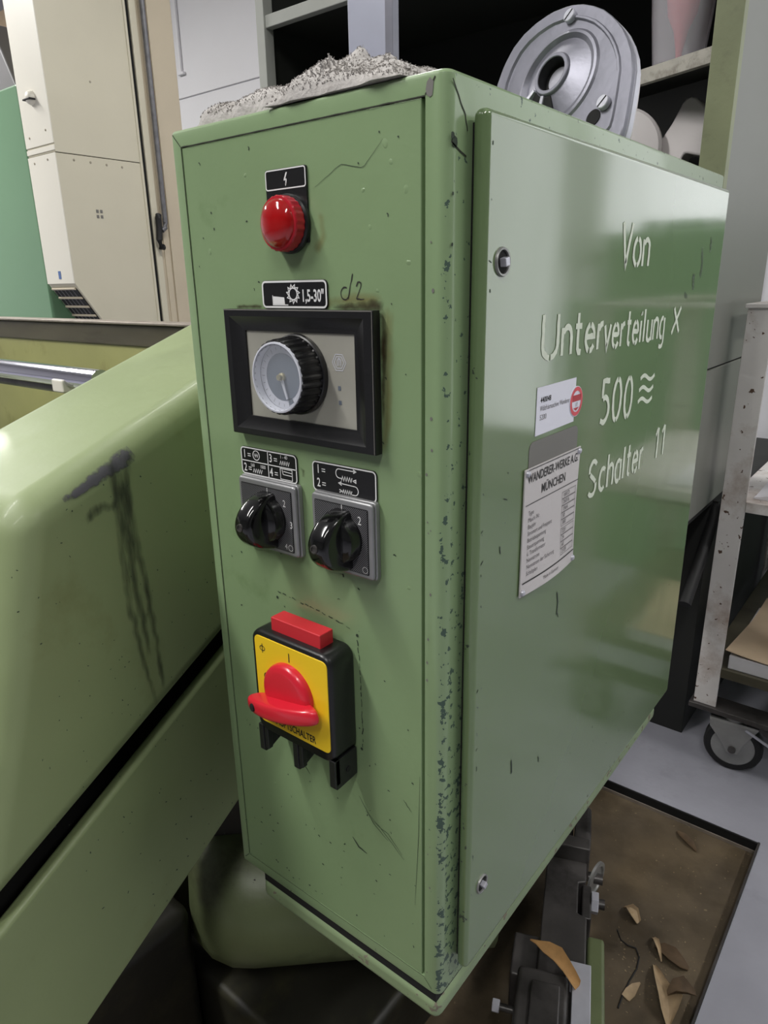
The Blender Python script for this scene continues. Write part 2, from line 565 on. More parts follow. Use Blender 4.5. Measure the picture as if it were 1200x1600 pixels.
def build_film(name, strips, m, parent):
    if len(strips) > 1:
        for q in strips:
            build_film(name, [q], m, parent)
        return
    V, F, A = [], [], []
    for (v, f, a) in strips:
        o = len(V)
        V += v
        F += [tuple(i + o for i in q) for q in f]
        A += a
    me = bpy.data.meshes.new(name)
    me.from_pydata(V, [], F)
    at = me.attributes.new('fade', 'FLOAT', 'POINT')
    for i, x in enumerate(A):
        at.data[i].value = x
    me.materials.append(m)
    o = bpy.data.objects.new(name, me)
    COL.objects.link(o)
    attach(o, parent)
    return o

def wiggle(pts, n, amp, seed):
    """resample a polyline with small sideways noise"""
    P = [Vector(q) for q in pts]
    D = [0]
    for i in range(1, len(P)):
        D.append(D[-1] + (P[i] - P[i - 1]).length)
    out = []
    for k in range(n + 1):
        d = D[-1] * k / n
        i = 0
        while i < len(P) - 2 and D[i + 1] < d:
            i += 1
        t = (d - D[i]) / max(1e-9, D[i + 1] - D[i])
        q = P[i].lerp(P[i + 1], t)
        out.append((q.x + amp * noise.noise(Vector((k * 0.37, seed, 0))), q.y + amp * noise.noise(Vector((k * 0.37, seed, 9)))))
    return out

# ================================================================== ROOM
PX0, PX1, PY0, PY1, PD = -1.5, 0.123, -1.2, 0.937, 0.026     # floor pit
XL, XR, YF, YB = -7.4, 5.5, -6.5, 2.9
UNSEEN_WINDOWS = [(0.50, 1.20, 1.12, 2.85), (1.26, 3.05, 0.25, 2.85)]      # unseen openings in the back wall, added for the bright reflection in the door
fl = MB()
for (x0, y0, x1, y1) in ((XL, YF, XR, PY0), (XL, PY1, XR, YB), (XL, PY0, PX0, PY1), (PX1, PY0, XR, PY1)):
    fl.box((x0, y0, -0.12), (x1, y1, 0.0))
structure(fl.build('floor', M_floor, flat=True))
pt = MB()
pt.box((PX0, PY0, -0.06), (PX1, PY1, -PD))
structure(pt.build('floor_pit', M_pit, flat=True))
tr = MB()
tr.box((PX0, PY1 - 0.006, -PD - 0.01), (PX1, PY1 - 0.0005, -0.019))
structure(tr.build('trim_1', M_edgesteel, flat=True))
tr = MB()
tr.box((PX0, PY1 - 0.004, -0.0188), (PX1, PY1 - 0.0003, -0.0004))
structure(tr.build('trim_4', M_darkgap, flat=True))
tr = MB()
tr.box((PX1 - 0.004, PY0, -PD), (PX1 - 0.0005, PY1, 0.0015))
structure(tr.build('trim_2', M_darksteel, flat=True))
wb = MB()
for (x0, z0, x1, z1) in ((XL, -0.12, 0.50, CEIL), (1.20, -0.12, 1.26, CEIL), (3.05, -0.12, XR, CEIL), (0.50, -0.12, 1.20, 1.12), (0.50, 2.85, 1.20, CEIL), (1.26, -0.12, 3.05, 0.25), (1.26, 2.85, 3.05, CEIL)):
    wb.box((x0, YB, z0), (x1, YB + 0.1, z1))
wallb = structure(wb.build('wall_back', M_wall, flat=True))
pan_mesh = None
zs = [0.0, 0.74, 1.48, 2.216, 2.95]
for r in range(4):
    for k in range(3):
        if pan_mesh is None:
            pm = MB()
            pm.box((0, -0.012, 0.004), (1.396, 0.001, 0.732))
            po = pm.build('wall_panel', M_wall, wallb, bevel=0.004, seg=2)
            pan_mesh = po.data
        else:
            po = po.copy()
            COL.objects.link(po)
        po.location = (-4.60 + k * 1.40, YB, zs[r])
wl = MB()
wl.box((XL - 0.1, YF, -0.12), (XL, YB, CEIL))
structure(wl.build('wall_left', M_wall, flat=True))
wl = MB()
wl.box((XR, YF, -0.12), (XR + 0.1, YB, CEIL))
structure(wl.build('wall_right', M_wallgrey, flat=True))
wl = MB()
wl.box((XL, YF - 0.1, -0.12), (XR, YF, CEIL))
structure(wl.build('wall_front', M_wallgrey, flat=True))
wl = MB()
wl.box((XL, YF, CEIL), (XR, YB, CEIL + 0.1))
structure(wl.build('ceiling', M_ceil, flat=True))
tr = MB()
tr.box((-3.985, YB - 0.03, 2.36), (-3.955, YB - 0.013, CEIL))
tr.box((-3.99, YB - 0.034, 2.345), (-3.93, YB - 0.013, 2.362))
structure(tr.build('trim_3', M_wall, bevel=0.003))

for wi, (wx0, wx1, wz0, wz1) in enumerate(UNSEEN_WINDOWS):
    wm = MB()
    for (lo, hi) in (((wx0, YB - 0.01, wz0), (wx0 + 0.05, YB + 0.08, wz1)), ((wx1 - 0.05, YB - 0.01, wz0), (wx1, YB + 0.08, wz1)), ((wx0 + 0.05, YB - 0.01, wz0), (wx1 - 0.05, YB + 0.08, wz0 + 0.05)), ((wx0 + 0.05, YB - 0.01, wz1 - 0.05), (wx1 - 0.05, YB + 0.08, wz1))):
        wm.box(lo, hi)
    win = structure(wm.build('window_%d' % (wi + 1), M_rackpost, bevel=0.004))
    np_ = 1 + wi
    for k in range(1, np_):
        x = wx0 + (wx1 - wx0) * k / np_
        q = MB()
        q.box((x - 0.02, YB + 0.01, wz0 + 0.05), (x + 0.02, YB + 0.06, wz1 - 0.05))
        q.build('mullion', M_rackpost, win, bevel=0.003)
    for k in range(np_):
        x0 = wx0 + 0.05 + (wx1 - wx0 - 0.10) * k / np_
        q = MB()
        q.box((x0, YB + 0.03, wz0 + 0.05), (x0 + (wx1 - wx0 - 0.10) / np_, YB + 0.036, wz1 - 0.05))
        q.build('pane', M_pane, win, flat=True)

for i, (lx, ly, ll, lw, pw, lz) in enumerate(LAMPS):
    side = ('left front', 'left rear', 'right front', 'right rear', 'far left (added to light the wall)')[i]
    t = thing('ceiling_light', 'white fluorescent ceiling fixture at the %s of the hall' % side, 'light', (lx, ly, CEIL), 'ceiling lights')
    for sy in (-1, 1):
        h = MB()
        h.cyl((lx, ly + sy * ll * 0.35, lz - 0.01), (lx, ly + sy * ll * 0.35, CEIL - 0.0005), 0.008, 10)
        h.build('hanger', M_pipe, t)
    h = MB()
    h.box((lx - lw / 2 - 0.02, ly - ll / 2 - 0.02, lz - 0.07), (lx + lw / 2 + 0.02, ly + ll / 2 + 0.02, lz))
    h.build('housing', M_ceil, t, bevel=0.006)
    d = MB()
    d.box((lx - lw / 2, ly - ll / 2, lz - 0.115), (lx + lw / 2, ly + ll / 2, lz - 0.07))
    d.build('diffuser', M_diff, t, bevel=0.01)

# ================================================================== ELECTRICAL CABINET
CB = thing('electrical_cabinet', 'green steel electrical cabinet with knobs, yellow main switch and white door lettering', 'cabinet', (-0.125, 0.28, 0.442))
ZT, ZB = 1.161, 0.473
# shell: box with rounded edges, front face opened to a frame
b = bmesh.new()
g = bmesh.ops.create_cube(b, size=1.0)
for v in b.verts:
    v.co = Vector((-0.125 + v.co.x * 0.25, 0.2875 + v.co.y * 0.575, (ZT + ZB) / 2 + v.co.z * (ZT - ZB)))
big = [e for e in b.edges if all(v.co.x > -0.01 for v in e.verts) and all(v.co.y < 0.01 for v in e.verts)]
rest = [e for e in b.edges if e not in big]
bmesh.ops.bevel(b, geom=big, offset=0.0075, segments=6, affect='EDGES', profile=0.5)
e2 = [e for e in b.edges if len(e.link_faces) == 2 and e.calc_face_angle() > 1.2]
bmesh.ops.bevel(b, geom=e2, offset=0.0035, segments=4, affect='EDGES', profile=0.5)
b.normal_update()
ff = max((f for f in b.faces if f.normal.y < -0.99), key=lambda f: f.calc_area())
outer = list(ff.verts)
ys = 0.0
bmesh.ops.delete(b, geom=[ff], context='FACES_ONLY')
inner_co = [(-0.2385, 0.4872), (-0.0152, 0.4872), (-0.0152, 1.1491), (-0.2385, 1.1491)]
def near(v):
    return min(range(4), key=lambda i: (v.co.x - inner_co[i][0]) ** 2 + (v.co.z - inner_co[i][1]) ** 2)
iv = [b.verts.new((x, ys, z)) for (x, z) in inner_co]
ib = [b.verts.new((x, 0.006, z)) for (x, z) in inner_co]
for i in range(len(outer)):
    A, B = outer[i], outer[(i + 1) % len(outer)]
    ka, kb = near(A), near(B)
    try:
        if ka == kb:
            b.faces.new((A, B, iv[ka]))
        else:
            b.faces.new((A, B, iv[kb], iv[ka]))
    except ValueError:
        pass
for i in range(4):
    j = (i + 1) % 4
    b.faces.new((iv[i], iv[j], ib[j], ib[i]))
b.faces.new(ib)
mb = MB()
mb.b.free()
mb.b = b
body = mb.build('body', M_body, CB, ang=20)

mb = MB()
mb.box((-0.2380, 0.0004, 0.4878), (-0.0183, 0.0058, 1.1485))
mb.build('front_panel', M_front, CB, bevel=0.0008, seg=2)

# joints of the frame and dirt lines
mb = MB()
f0 = FR(0.0002)
mb.ribbon(wiggle([(-0.2385, 1.1487), (-0.0155, 1.1487)], 60, 0.0004, 3), 0.0007, f0)
mb.ribbon(wiggle([(-0.2383, 0.488), (-0.2383, 1.1487)], 60, 0.0004, 4), 0.0005, f0)
mb.ribbon(wiggle([(-0.2383, 0.4875), (-0.0155, 0.4875)], 60, 0.0004, 5), 0.0006, f0)
mb.ribbon(wiggle([(-0.2385, 1.1490), (-0.2470, 1.1580)], 6, 0.0004, 6), 0.0007, f0)
mb.ribbon(wiggle([(-0.0152, 1.1492), (-0.0085, 1.157)], 6, 0.0006, 7), 0.0010, f0)
mb.ribbon(wiggle([(-0.0152, 0.4868), (-0.0080, 0.4790)], 6, 0.0006, 8), 0.0006, f0)
mb.ribbon(wiggle([(-0.2385, 0.4870), (-0.2455, 0.480)], 6, 0.0006, 9), 0.0006, f0)
fs = lambda a, c: Vector((0.0003, a, c))
mb.ribbon(wiggle([(0.004, 1.1555), (0.012, 1.146), (0.0175, 1.139), (0.020, 1.132)], 14, 0.0012, 11), 0.0009, fs)
mb.ribbon(wiggle([(0.003, 1.1245), (0.010, 1.1215), (0.019, 1.1185)], 10, 0.0006, 12), 0.0010, fs)
stuff(mb.build('seam_lines', M_seam, CB, flat=True, fixn=False))

# chips and scratches that have a place of their own
mb = MB()
fp = FR(-0.0001)
def scratch(pts, w, seed, n=14, amp=0.0008):
    mb.ribbon(wiggle(pts, n, amp, seed), w, fp, wf=lambda t: 0.35 + 0.65 * math.sin(PI * min(max(t, 0.05), 0.95)) )
scratch([(-0.103, 1.110), (-0.080, 1.121), (-0.062, 1.117), (-0.046, 1.131)], 0.00035, 21, 20)
scratch([(-0.083, 0.640), (-0.068, 0.620), (-0.052, 0.610)], 0.0007, 22)
scratch([(-0.076, 0.628), (-0.060, 0.619), (-0.036, 0.600)], 0.0006, 23)
scratch([(-0.070, 0.622), (-0.052, 0.617), (-0.038, 0.604)], 0.0006, 24)
scratch([(-0.092, 0.592), (-0.085, 0.585), (-0.076, 0.583)], 0.0018, 25)
scratch([(-0.150, 0.653), (-0.147, 0.641), (-0.1405, 0.634)], 0.0009, 26)
scratch([(-0.036, 0.660), (-0.028, 0.652)], 0.0006, 27)
scratch([(-0.020, 0.690), (-0.021, 0.640), (-0.025, 0.560)], 0.0004, 28)
scratch([(-0.200, 0.8905), (-0.204, 0.8880)], 0.0012, 29)
rnd = random.Random(4)
for k in range(110):
    x = rnd.uniform(-0.232, -0.024)
    z = rnd.uniform(0.495, 0.70) if rnd.random() < 0.55 else rnd.uniform(0.70, 1.14)
    s = rnd.uniform(0.0005, 0.0016)
    a = rnd.uniform(0, PI)
    mb.ribbon([(x, z), (x + s * math.cos(a), z + s * math.sin(a)), (x + 1.6 * s * math.cos(a + 0.4), z + 1.6 * s * math.sin(a + 0.4))], rnd.uniform(0.0004, 0.0013), fp)
# knocked paint outline round the main switch
for pts, sd in (([(-0.166, 0.806), (-0.140, 0.803), (-0.115, 0.801), (-0.090, 0.7965), (-0.081, 0.794)], 31), ([(-0.0795, 0.788), (-0.0775, 0.770), (-0.077, 0.745), (-0.0765, 0.712), (-0.077, 0.688)], 32)):
    w = wiggle(pts, 46, 0.0014, sd)
    i = 0
    while i < len(w) - 3:
        l = rnd.choice((1, 2, 2, 3))
        mb.ribbon(w[i:i + l + 1], rnd.uniform(0.0003, 0.001), fp)
        i += l + rnd.choice((0, 1, 1, 2))
for (x, z) in ((-0.167, 0.800), (-0.079, 0.792), (-0.078, 0.689)):
    mb.ribbon(arc(x, z, 0.0007, 0.0007, 0, 360, 8), 0.0014, fp)
stuff(mb.build('paint_scratches', M_scratch, CB, flat=True, fixn=False))

mb = MB()
for (x, z, r_) in ((-0.045, 1.1275, 0.0035), (-0.040, 1.118, 0.0022), (-0.062, 1.105, 0.002), (-0.030, 1.102, 0.003), (-0.170, 1.123, 0.002), (-0.215, 1.075, 0.003), (-0.058, 1.083, 0.002), (-0.028, 1.062, 0.0025), (-0.0525, 1.045, 0.0018), (-0.020, 0.93, 0.0028), (-0.030, 0.845, 0.0022), (-0.190, 0.60, 0.0025)):
    mb.lathe((x, 0.0006, z), (0, -1, 0), [(r_ * 0.8, 0.0001), (r_ * 0.6, 0.00028), (r_ * 0.3, 0.00040), (0.0001, 0.00043)], 14, cap0=False, rfun=lambda i, d: 1 + 0.45 * math.sin(2 * PI * i / 14 + x * 900) + 0.2 * math.sin(4 * PI * i / 14 + z * 700))
stuff(mb.build('paint_blisters', M_front, CB, ang=80))

# worn corner chips on the frame
mb = MB()
fe = FR(0.0003)
for (x, z, s) in ((-0.0120, 1.1515, 0.0036),):
    mb.face([fe(x + s * math.cos(a * PI / 4) * rnd.uniform(0.6, 1.1), z + 1.5 * s * math.sin(a * PI / 4) * rnd.uniform(0.6, 1.1)) for a in range(8)])
for k in range(16):
    x, z, s = rnd.uniform(-0.014, -0.009), rnd.uniform(0.49, 1.12), rnd.uniform(0.0004, 0.0010)
    mb.face([fe(x + s * math.cos(a * PI / 3), z + 1.6 * s * math.sin(a * PI / 3) * rnd.uniform(0.6, 1.1)) for a in range(6)])
stuff(mb.build('bare_metal_chips', M_oldmark, CB, flat=True, fixn=False))
mb = MB()
for (y, z, s) in ((0.0005, 1.1275, 0.0022), (0.003, 1.1245, 0.0030), (0.0012, 1.0705, 0.0012), (0.0015, 1.098, 0.001)):
    mb.face([Vector((0.0003, y + 0.004 + s * math.cos(a * PI / 4) * rnd.uniform(0.6, 1.1), z + s * math.sin(a * PI / 4) * rnd.uniform(0.7, 1.2))) for a in range(8)])
stuff(mb.build('dark_paint_chips', M_scratch, CB, flat=True, fixn=False))

# plinth below
mb = MB()
mb.box((-0.2185, 0.0018, 0.4640), (-0.0045, 0.555, 0.4742))
mb.build('base_gap', M_darkgap, CB, flat=True)  # black box fills the gap so its shade shows dark
mb = MB()
mb.box((-0.222, 0.0, 0.4425), (-0.0015, 0.56, 0.4655))
mb.build('plinth', M_plinth, CB, bevel=0.008, seg=4)

# door
mb = MB()
mb.box((-0.0005, 0.026, 0.500), (0.0030, 0.549, 1.137))
mb.build('door_gasket', M_darkgap, CB, flat=True)
mb = MB()
mb.box((0.0026, 0.0205, 0.495), (DOORX, 0.555, 1.1432))
door = mb.build('door', M_door, CB, bevel=0.0045, seg=5)

def lock(y, z, r, turned):
    m_ = MB()
    m_.lathe((DOORX - 0.001, y, z), (1, 0, 0), [(r * 0.80, 0.0013), (r * 0.82, 0.0024), (r * 0.95, 0.0026), (r, 0.0018), (r, 0.0)], 28, cap0=False, cap1=False)
    lk = m_.build('lock_ring', M_zinc, door)
    m_ = MB()
    m_.lathe((DOORX - 0.001, y, z), (1, 0, 0), [(r * 0.83, 0.0), (r * 0.83, 0.0013)], 24)
    m_.build('lock_recess', M_darkgap, door)
    m_ = MB()
    s = r * 0.30
    R_ = Matrix.Translation((DOORX, y, z)) @ Matrix.Rotation(turned, 4, 'X')
    m_.box((0, -s, -s), (0.0045, s, s), M=R_)
    m_.build('lock_pin', M_steel, door, bevel=0.0006, seg=2)
lock(0.0415, 1.0610, 0.0088, 0.2)
lock(0.0418, 0.5725, 0.0082, 0.5)

# painted lettering: strokes of a brush
def glyph(c):
    if c == 'V': return 0.46, [[(0.02, 1), (0.22, 0), (0.44, 1)]]
    if c == 'U': return 0.50, [[(0.02, 1), (0.02, 0.28), (0.05, 0.13), (0.14, 0.03), (0.22, 0.0)], [(0.26, 0.0), (0.36, 0.04), (0.44, 0.14), (0.47, 0.28), (0.47, 1)]]
    if c == 'o': return 0.36, [arc(0.18, 0.33, 0.17, 0.33, 80, -80, 10), arc(0.18, 0.33, 0.17, 0.33, 100, 260, 10)]
    if c == 'n': return 0.34, [[(0.02, 0.66), (0.02, 0)], [(0.06, 0.54)] + arc(0.18, 0.48, 0.13, 0.18, 130, 0, 8) + [(0.31, 0)]]
    if c == 'u': return 0.34, [[(0.31, 0.66), (0.31, 0)], [(0.02, 0.66), (0.02, 0.2)] + arc(0.15, 0.18, 0.13, 0.18, 180, 330, 8)]
    if c == 't': return 0.26, [[(0.10, 0.98), (0.10, 0.12), (0.14, 0.02), (0.22, 0.0)], [(0.0, 0.66), (0.22, 0.66)]]
    if c == 'e': return 0.36, [[(0.05, 0.36), (0.33, 0.36)] + arc(0.18, 0.36, 0.15, 0.30, 0, 85, 8), arc(0.18, 0.33, 0.16, 0.33, 100, 255, 10), arc(0.18, 0.33, 0.16, 0.33, 270, 325, 6)]
    if c == 'r': return 0.24, [[(0.02, 0.66), (0.02, 0)], [(0.05, 0.50), (0.10, 0.62), (0.20, 0.66)]]
    if c == 'v': return 0.32, [[(0.0, 0.66), (0.15, 0.0), (0.30, 0.66)]]
    if c == 'i': return 0.12, [[(0.03, 0.66), (0.03, 0.0)], [(0.03, 0.82), (0.03, 0.92)]]
    if c == 'l': return 0.12, [[(0.03, 1.0), (0.03, 0.0)]]
    if c == 'g': return 0.36, [arc(0.17, 0.34, 0.15, 0.32, 70, 290, 12), [(0.32, 0.66), (0.32, -0.12), (0.26, -0.26), (0.14, -0.30), (0.04, -0.24)]]
    if c == 'x': return 0.32, [[(0.0, 0.0), (0.28, 0.86)], [(0.02, 0.86), (0.28, 0.0)]]
    if c == '5': return 0.38, [[(0.30, 1.0), (0.05, 1.0), (0.04, 0.60)], [(0.06, 0.56)] + arc(0.14, 0.32, 0.18, 0.30, 100, -100, 12) + [(0.0, 0.06)]]
    if c == '0': return 0.42, [arc(0.19, 0.5, 0.17, 0.5, 85, -85, 12), arc(0.19, 0.5, 0.17, 0.5, 95, 265, 12)]
    if c == 'S': return 0.44, [arc(0.20, 0.76, 0.18, 0.24, 30, 200, 10), [(0.05, 0.64), (0.20, 0.52), (0.34, 0.38)], arc(0.18, 0.25, 0.18, 0.25, 20, -150, 12)]
    if c == 'c': return 0.34, [arc(0.18, 0.33, 0.16, 0.33, 50, 310, 14)]
    if c == 'h': return 0.34, [[(0.02, 1.0), (0.02, 0)], [(0.06, 0.54)] + arc(0.18, 0.48, 0.13, 0.18, 130, 0, 8) + [(0.31, 0)]]
    if c == 'a': return 0.36, [[(0.31, 0.66), (0.31, 0)], arc(0.16, 0.33, 0.15, 0.33, 60, 300, 14)]
    if c == '1': return 0.20, [[(0.02, 0.80), (0.12, 1.0)], [(0.13, 1.0), (0.13, 0.0)]]
    return 0.25, []

def brush(m_, s, y0, y1, z0, z1, cap, w):
    tot = sum(glyph(c)[0] + 0.10 for c in s) - 0.10
    k = (y1 - y0) / tot
    x = 0.0
    for ci, c in enumerate(s):
        gw, st = glyph(c)
        for si, path in enumerate(st):
            pts = []
            for (px, pz) in path:
                t = (x + px) / tot
                pts.append((y0 + (x + px) * k, z0 + (z1 - z0) * t + pz * cap))
            L_ = sum((Vector(pts[i + 1]) - Vector(pts[i])).length for i in range(len(pts) - 1))
            pts = wiggle(pts, max(6, int(L_ / 0.002)), 0.0005, ci * 3.1 + si + 0.5)
            m_.ribbon(pts, w * 1.14, DR(0.00035 + 0.00008 * si), wf=lambda t, q=ci: 0.85 + 0.22 * noise.noise(Vector((t * 7, q * 5.1, 2))))
        x += gw + 0.10
for nm, args in (('Von', ('Von', 0.2385, 0.306, 1.0605, 1.0605, 0.0330, 0.0046)),
                 ('U1', ('Unter', 0.1020, 0.2140, 0.9965, 0.9955, 0.0305, 0.0046)),
                 ('U2', ('verteilung', 0.2160, 0.3700, 0.9945, 0.9935, 0.0290, 0.0042)),
                 ('x', ('x', 0.394, 0.421, 0.9960, 0.9960, 0.0290, 0.0046)),
                 ('500', ('500', 0.2205, 0.2980, 0.9310, 0.9265, 0.0365, 0.0050)),
                 ('Sch', ('Schalter', 0.2060, 0.3440, 0.8680, 0.8660, 0.0310, 0.0044)),
                 ('11', ('11', 0.378, 0.412, 0.8670, 0.8670, 0.0325, 0.0046))):
    mb = MB()
    brush(mb, *args)
    mb.build('painted_lettering', M_whitepaint, door, flat=True, fixn=False)
mb = MB()
for (zc, yc) in ((0.9585, 0.3345), (0.9475, 0.3335), (0.9365, 0.3330)):
    mb.ribbon([(yc - 0.020 + 0.040 * t / 14, zc + 0.0028 * math.sin(2 * PI * (t / 14 + 0.02))) for t in range(15)], 0.0038, DR(0.00035))
mb.build('painted_lettering', M_whitepaint, door, flat=True, fixn=False)

# pencil-like smears at the door's right edge
build_film('dark_smear', [film(wiggle(p_, 12, 0.002, i), w_, DR(0.0003)) for i, (p_, w_) in enumerate((
    ([(0.470, 1.080), (0.476, 1.066), (0.474, 1.050)], 0.010), ([(0.452, 1.054), (0.449, 1.045), (0.455, 1.038)], 0.010), ([(0.500, 1.092), (0.503, 1.075)], 0.008), ([(0.425, 1.033), (0.436, 1.031)], 0.006)))], G_pencil, door)
mb = MB()
for pts, w_ in (([(0.155, 0.796), (0.158, 0.786), (0.157, 0.774)], 0.0022), ([(0.159, 0.775), (0.161, 0.770)], 0.0008), ([(0.055, 0.905), (0.060, 0.903)], 0.0008), ([(0.0515, 0.870), (0.0530, 0.864)], 0.0012),
                ([(0.085, 0.668), (0.0865, 0.654)], 0.0022), ([(0.137, 0.640), (0.139, 0.634)], 0.0014)):
    mb.ribbon(wiggle(pts, 8, 0.001, w_ * 1e4), w_, DR(0.0003))
for k in range(26):
    y, z, s = rnd.uniform(0.03, 0.50), rnd.uniform(0.52, 1.12), rnd.uniform(0.0004, 0.0010)
    mb.ribbon([(y, z), (y + s, z + s * rnd.uniform(-1, 1))], s, DR(0.0003))
for k in range(20):
    z, s = rnd.uniform(0.51, 1.13), rnd.uniform(0.0004, 0.0011)
    mb.ribbon([(0.026 + rnd.uniform(-0.001, 0.003), z), (0.026 + rnd.uniform(-0.001, 0.003), z + s * 2)], s, DR(0.0002))
stuff(mb.build('paint_scratches', M_scratch, door, flat=True, fixn=False))

# stickers and plates on the door
mb = MB()
mb.prism([(0.098, 0.9415), (0.1645, 0.9422), (0.1650, 0.9770), (0.0981, 0.9768)], DR(0.0002), DR(0.0005))
stk = mb.build('inventory_sticker', M_paper, door, flat=True)
stk['label'] = 'white paper inventory sticker'
mb = MB()
d5 = DR(0.00065)
mb.text('440048', 0.0058, 0.1035, 0.9652, d5, xs=1.0)
mb.text('440048', 0.0058, 0.1038, 0.9652, d5, xs=1.0)
mb.build('sticker_lettering', M_ink, door, flat=True, fixn=False)
mb = MB()
mb.text('Wälzfräsmaschine Wanderer', 0.0054, 0.1035, 0.9592, d5, xs=0.80)
mb.text('5200', 0.0056, 0.1035, 0.9525, d5, xs=1.0)
mb.build('sticker_lettering', M_greyink, door, flat=True, fixn=False)
mb = MB()
mb.lathe((DOORX + 0.0004, 0.1665, 0.9580), (1, 0, 0), [(0.0121, 0), (0.0121, 0.0005)], 40)
seal = mb.build('inspection_seal', M_paper, door, flat=True)
seal['label'] = 'round red and white inspection seal'
mb = MB()
d6 = DR(0.0011)
ring_o, ring_i = arc(0.1665, 0.9580, 0.0116, 0.0116, 0, 360, 40), arc(0.1665, 0.9580, 0.0084, 0.0084, 0, 360, 40)
for i in range(40):
    mb.face([d6(*ring_o[i]), d6(*ring_o[i + 1]), d6(*ring_i[i + 1]), d6(*ring_i[i])])
mb.build('seal_print', M_sealred, door, flat=True, fixn=False)
mb = MB()
mb.face([d6(0.1585, 0.9582), d6(0.1745, 0.9582), d6(0.1745, 0.9632), d6(0.1585, 0.9632)])
mb.face([d6(0.1610, 0.9530), d6(0.1665, 0.9505), d6(0.1720, 0.9530)])
mb.build('seal_print', M_sealdark, door, flat=True, fixn=False)
mb = MB()
mb.text('17', 0.0042, 0.1665, 0.9540, DR(0.0012), align='CENTER')
mb.build('seal_print', M_ink, door, flat=True, fixn=False)

mb = MB()
mb.prism(rrect(0.0900, 0.885, 0.1748, 0.9380, 0.006), DR(0.0001), DR(0.0004))
mb.build('bare_patch', M_oldmark, door, flat=True)
# type plate: a thin sheet, bowed off the door along its lower edge
def TP(a, b_, off=0.0):
    t = (a - 0.083) / 0.097
    u = (0.9193 - b_) / 0.101
    bow = 0.0032 * max(0, math.sin(PI * t)) * u ** 3
    edge = -0.0030 * (1 - abs(2 * u - 1)) ** 0.5 * 0 
    return Vector((DOORX + 0.0008 + off + bow, a + edge, b_))
mb = MB()
NX, NZ = 14, 16
for side in (0.0, 0.0010):
    g_ = [[mb.b.verts.new(TP(0.083 + 0.097 * i / NX - (0.0022 * math.sin(PI * j / NZ) if i == NX else 0), 0.8183 + 0.101 * j / NZ, side)) for i in range(NX + 1)] for j in range(NZ + 1)]
    for j in range(NZ):
        for i in range(NX):
            mb.b.faces.new((g_[j][i], g_[j][i + 1], g_[j + 1][i + 1], g_[j + 1][i]))
    if side == 0.0:
        g0 = g_
    else:
        per0 = [g0[0][i] for i in range(NX + 1)] + [g0[j][NX] for j in range(1, NZ + 1)] + [g0[NZ][i] for i in range(NX - 1, -1, -1)] + [g0[j][0] for j in range(NZ - 1, 0, -1)]
        per1 = [g_[0][i] for i in range(NX + 1)] + [g_[j][NX] for j in range(1, NZ + 1)] + [g_[NZ][i] for i in range(NX - 1, -1, -1)] + [g_[j][0] for j in range(NZ - 1, 0, -1)]
        for i in range(len(per0)):
            k = (i + 1) % len(per0)
            mb.b.faces.new((per0[i], per0[k], per1[k], per1[i]))
tpl = mb.build('type_plate', M_plate, door, ang=30)
tpl['label'] = 'engraved aluminium type plate held by four rivets'
mb = MB()
tp = lambda a, b_: TP(a, b_, 0.0013)
mb.text('WANDERER-WERKE A.G.', 0.0100, 0.1315, 0.9082, tp, xs=0.79, align='CENTER', bold=0.01)
mb.build('plate_lettering', M_ink, door, flat=True, fixn=False)
mb = MB()
mb.text('MÜNCHEN', 0.0100, 0.1315, 0.8962, tp, xs=0.86, align='CENTER', bold=0.01)
mb.build('plate_lettering', M_ink, door, flat=True, fixn=False)
mb = MB()
mb.ribbon([(0.0855 + 0.0935 * i / 10, 0.8915) for i in range(11)], 0.0006, tp)
mb.build('plate_rule', M_ink, door, flat=True, fixn=False)
mb = MB()
mb.ribbon([(0.0855 + 0.0925 * i / 10, 0.8290) for i in range(11)], 0.0012, tp)
mb.build('plate_rule', M_ink, door, flat=True, fixn=False)
mb = MB()
mb.ribbon([(0.0855 + 0.0935 * i / 10, 0.9182) for i in range(11)], 0.0006, tp)
mb.build('plate_rule', M_ink, door, flat=True, fixn=False)
mb = MB()
rows = ['Type', 'Masch.-Nr.', 'Baujahr', 'Stromart und Frequenz', 'Betriebsspannung', 'Steuerspannung', 'ü. Transformator', 'Nennstrom', 'Nennstrom der Sicherung', 'Schaltplan']
for i, s in enumerate(rows):
    mb.text(s, 0.0050, 0.0905, 0.8828 - i * 0.0054, tp, xs=0.86)
mb.text('Made in Germany', 0.0042, 0.131, 0.8228, tp, xs=0.9, align='CENTER')
vals = ['16KO', '26016', '1964', '50', '380', '220', '24', '60', '2109']
for i, s in enumerate(vals):
    z0 = 0.8828 - i * 0.0059 - (0.0015 if i > 4 else 0)
    mb.ribbon([(0.1490, z0 - 0.0012), (0.1745, z0 - 0.0012), (0.1745, z0 + 0.0042), (0.1490, z0 + 0.0042)], 0.0004, tp, closed=True)
    mb.text(s, 0.0050, 0.1510, z0, tp, xs=0.95)
mb.build('plate_lettering', M_greyink, door, flat=True, fixn=False)
for (y, z) in ((0.0865, 0.9160), (0.1768, 0.9160), (0.0862, 0.8215), (0.1768, 0.8215)):
    mb = MB()
    mb.lathe(TP(y, z, 0.0010), (1, 0, 0), [(0.0026, 0), (0.0026, 0.0008), (0.0019, 0.0018), (0.0008, 0.0022)], 16)
    mb.build('rivet', M_steel, door)

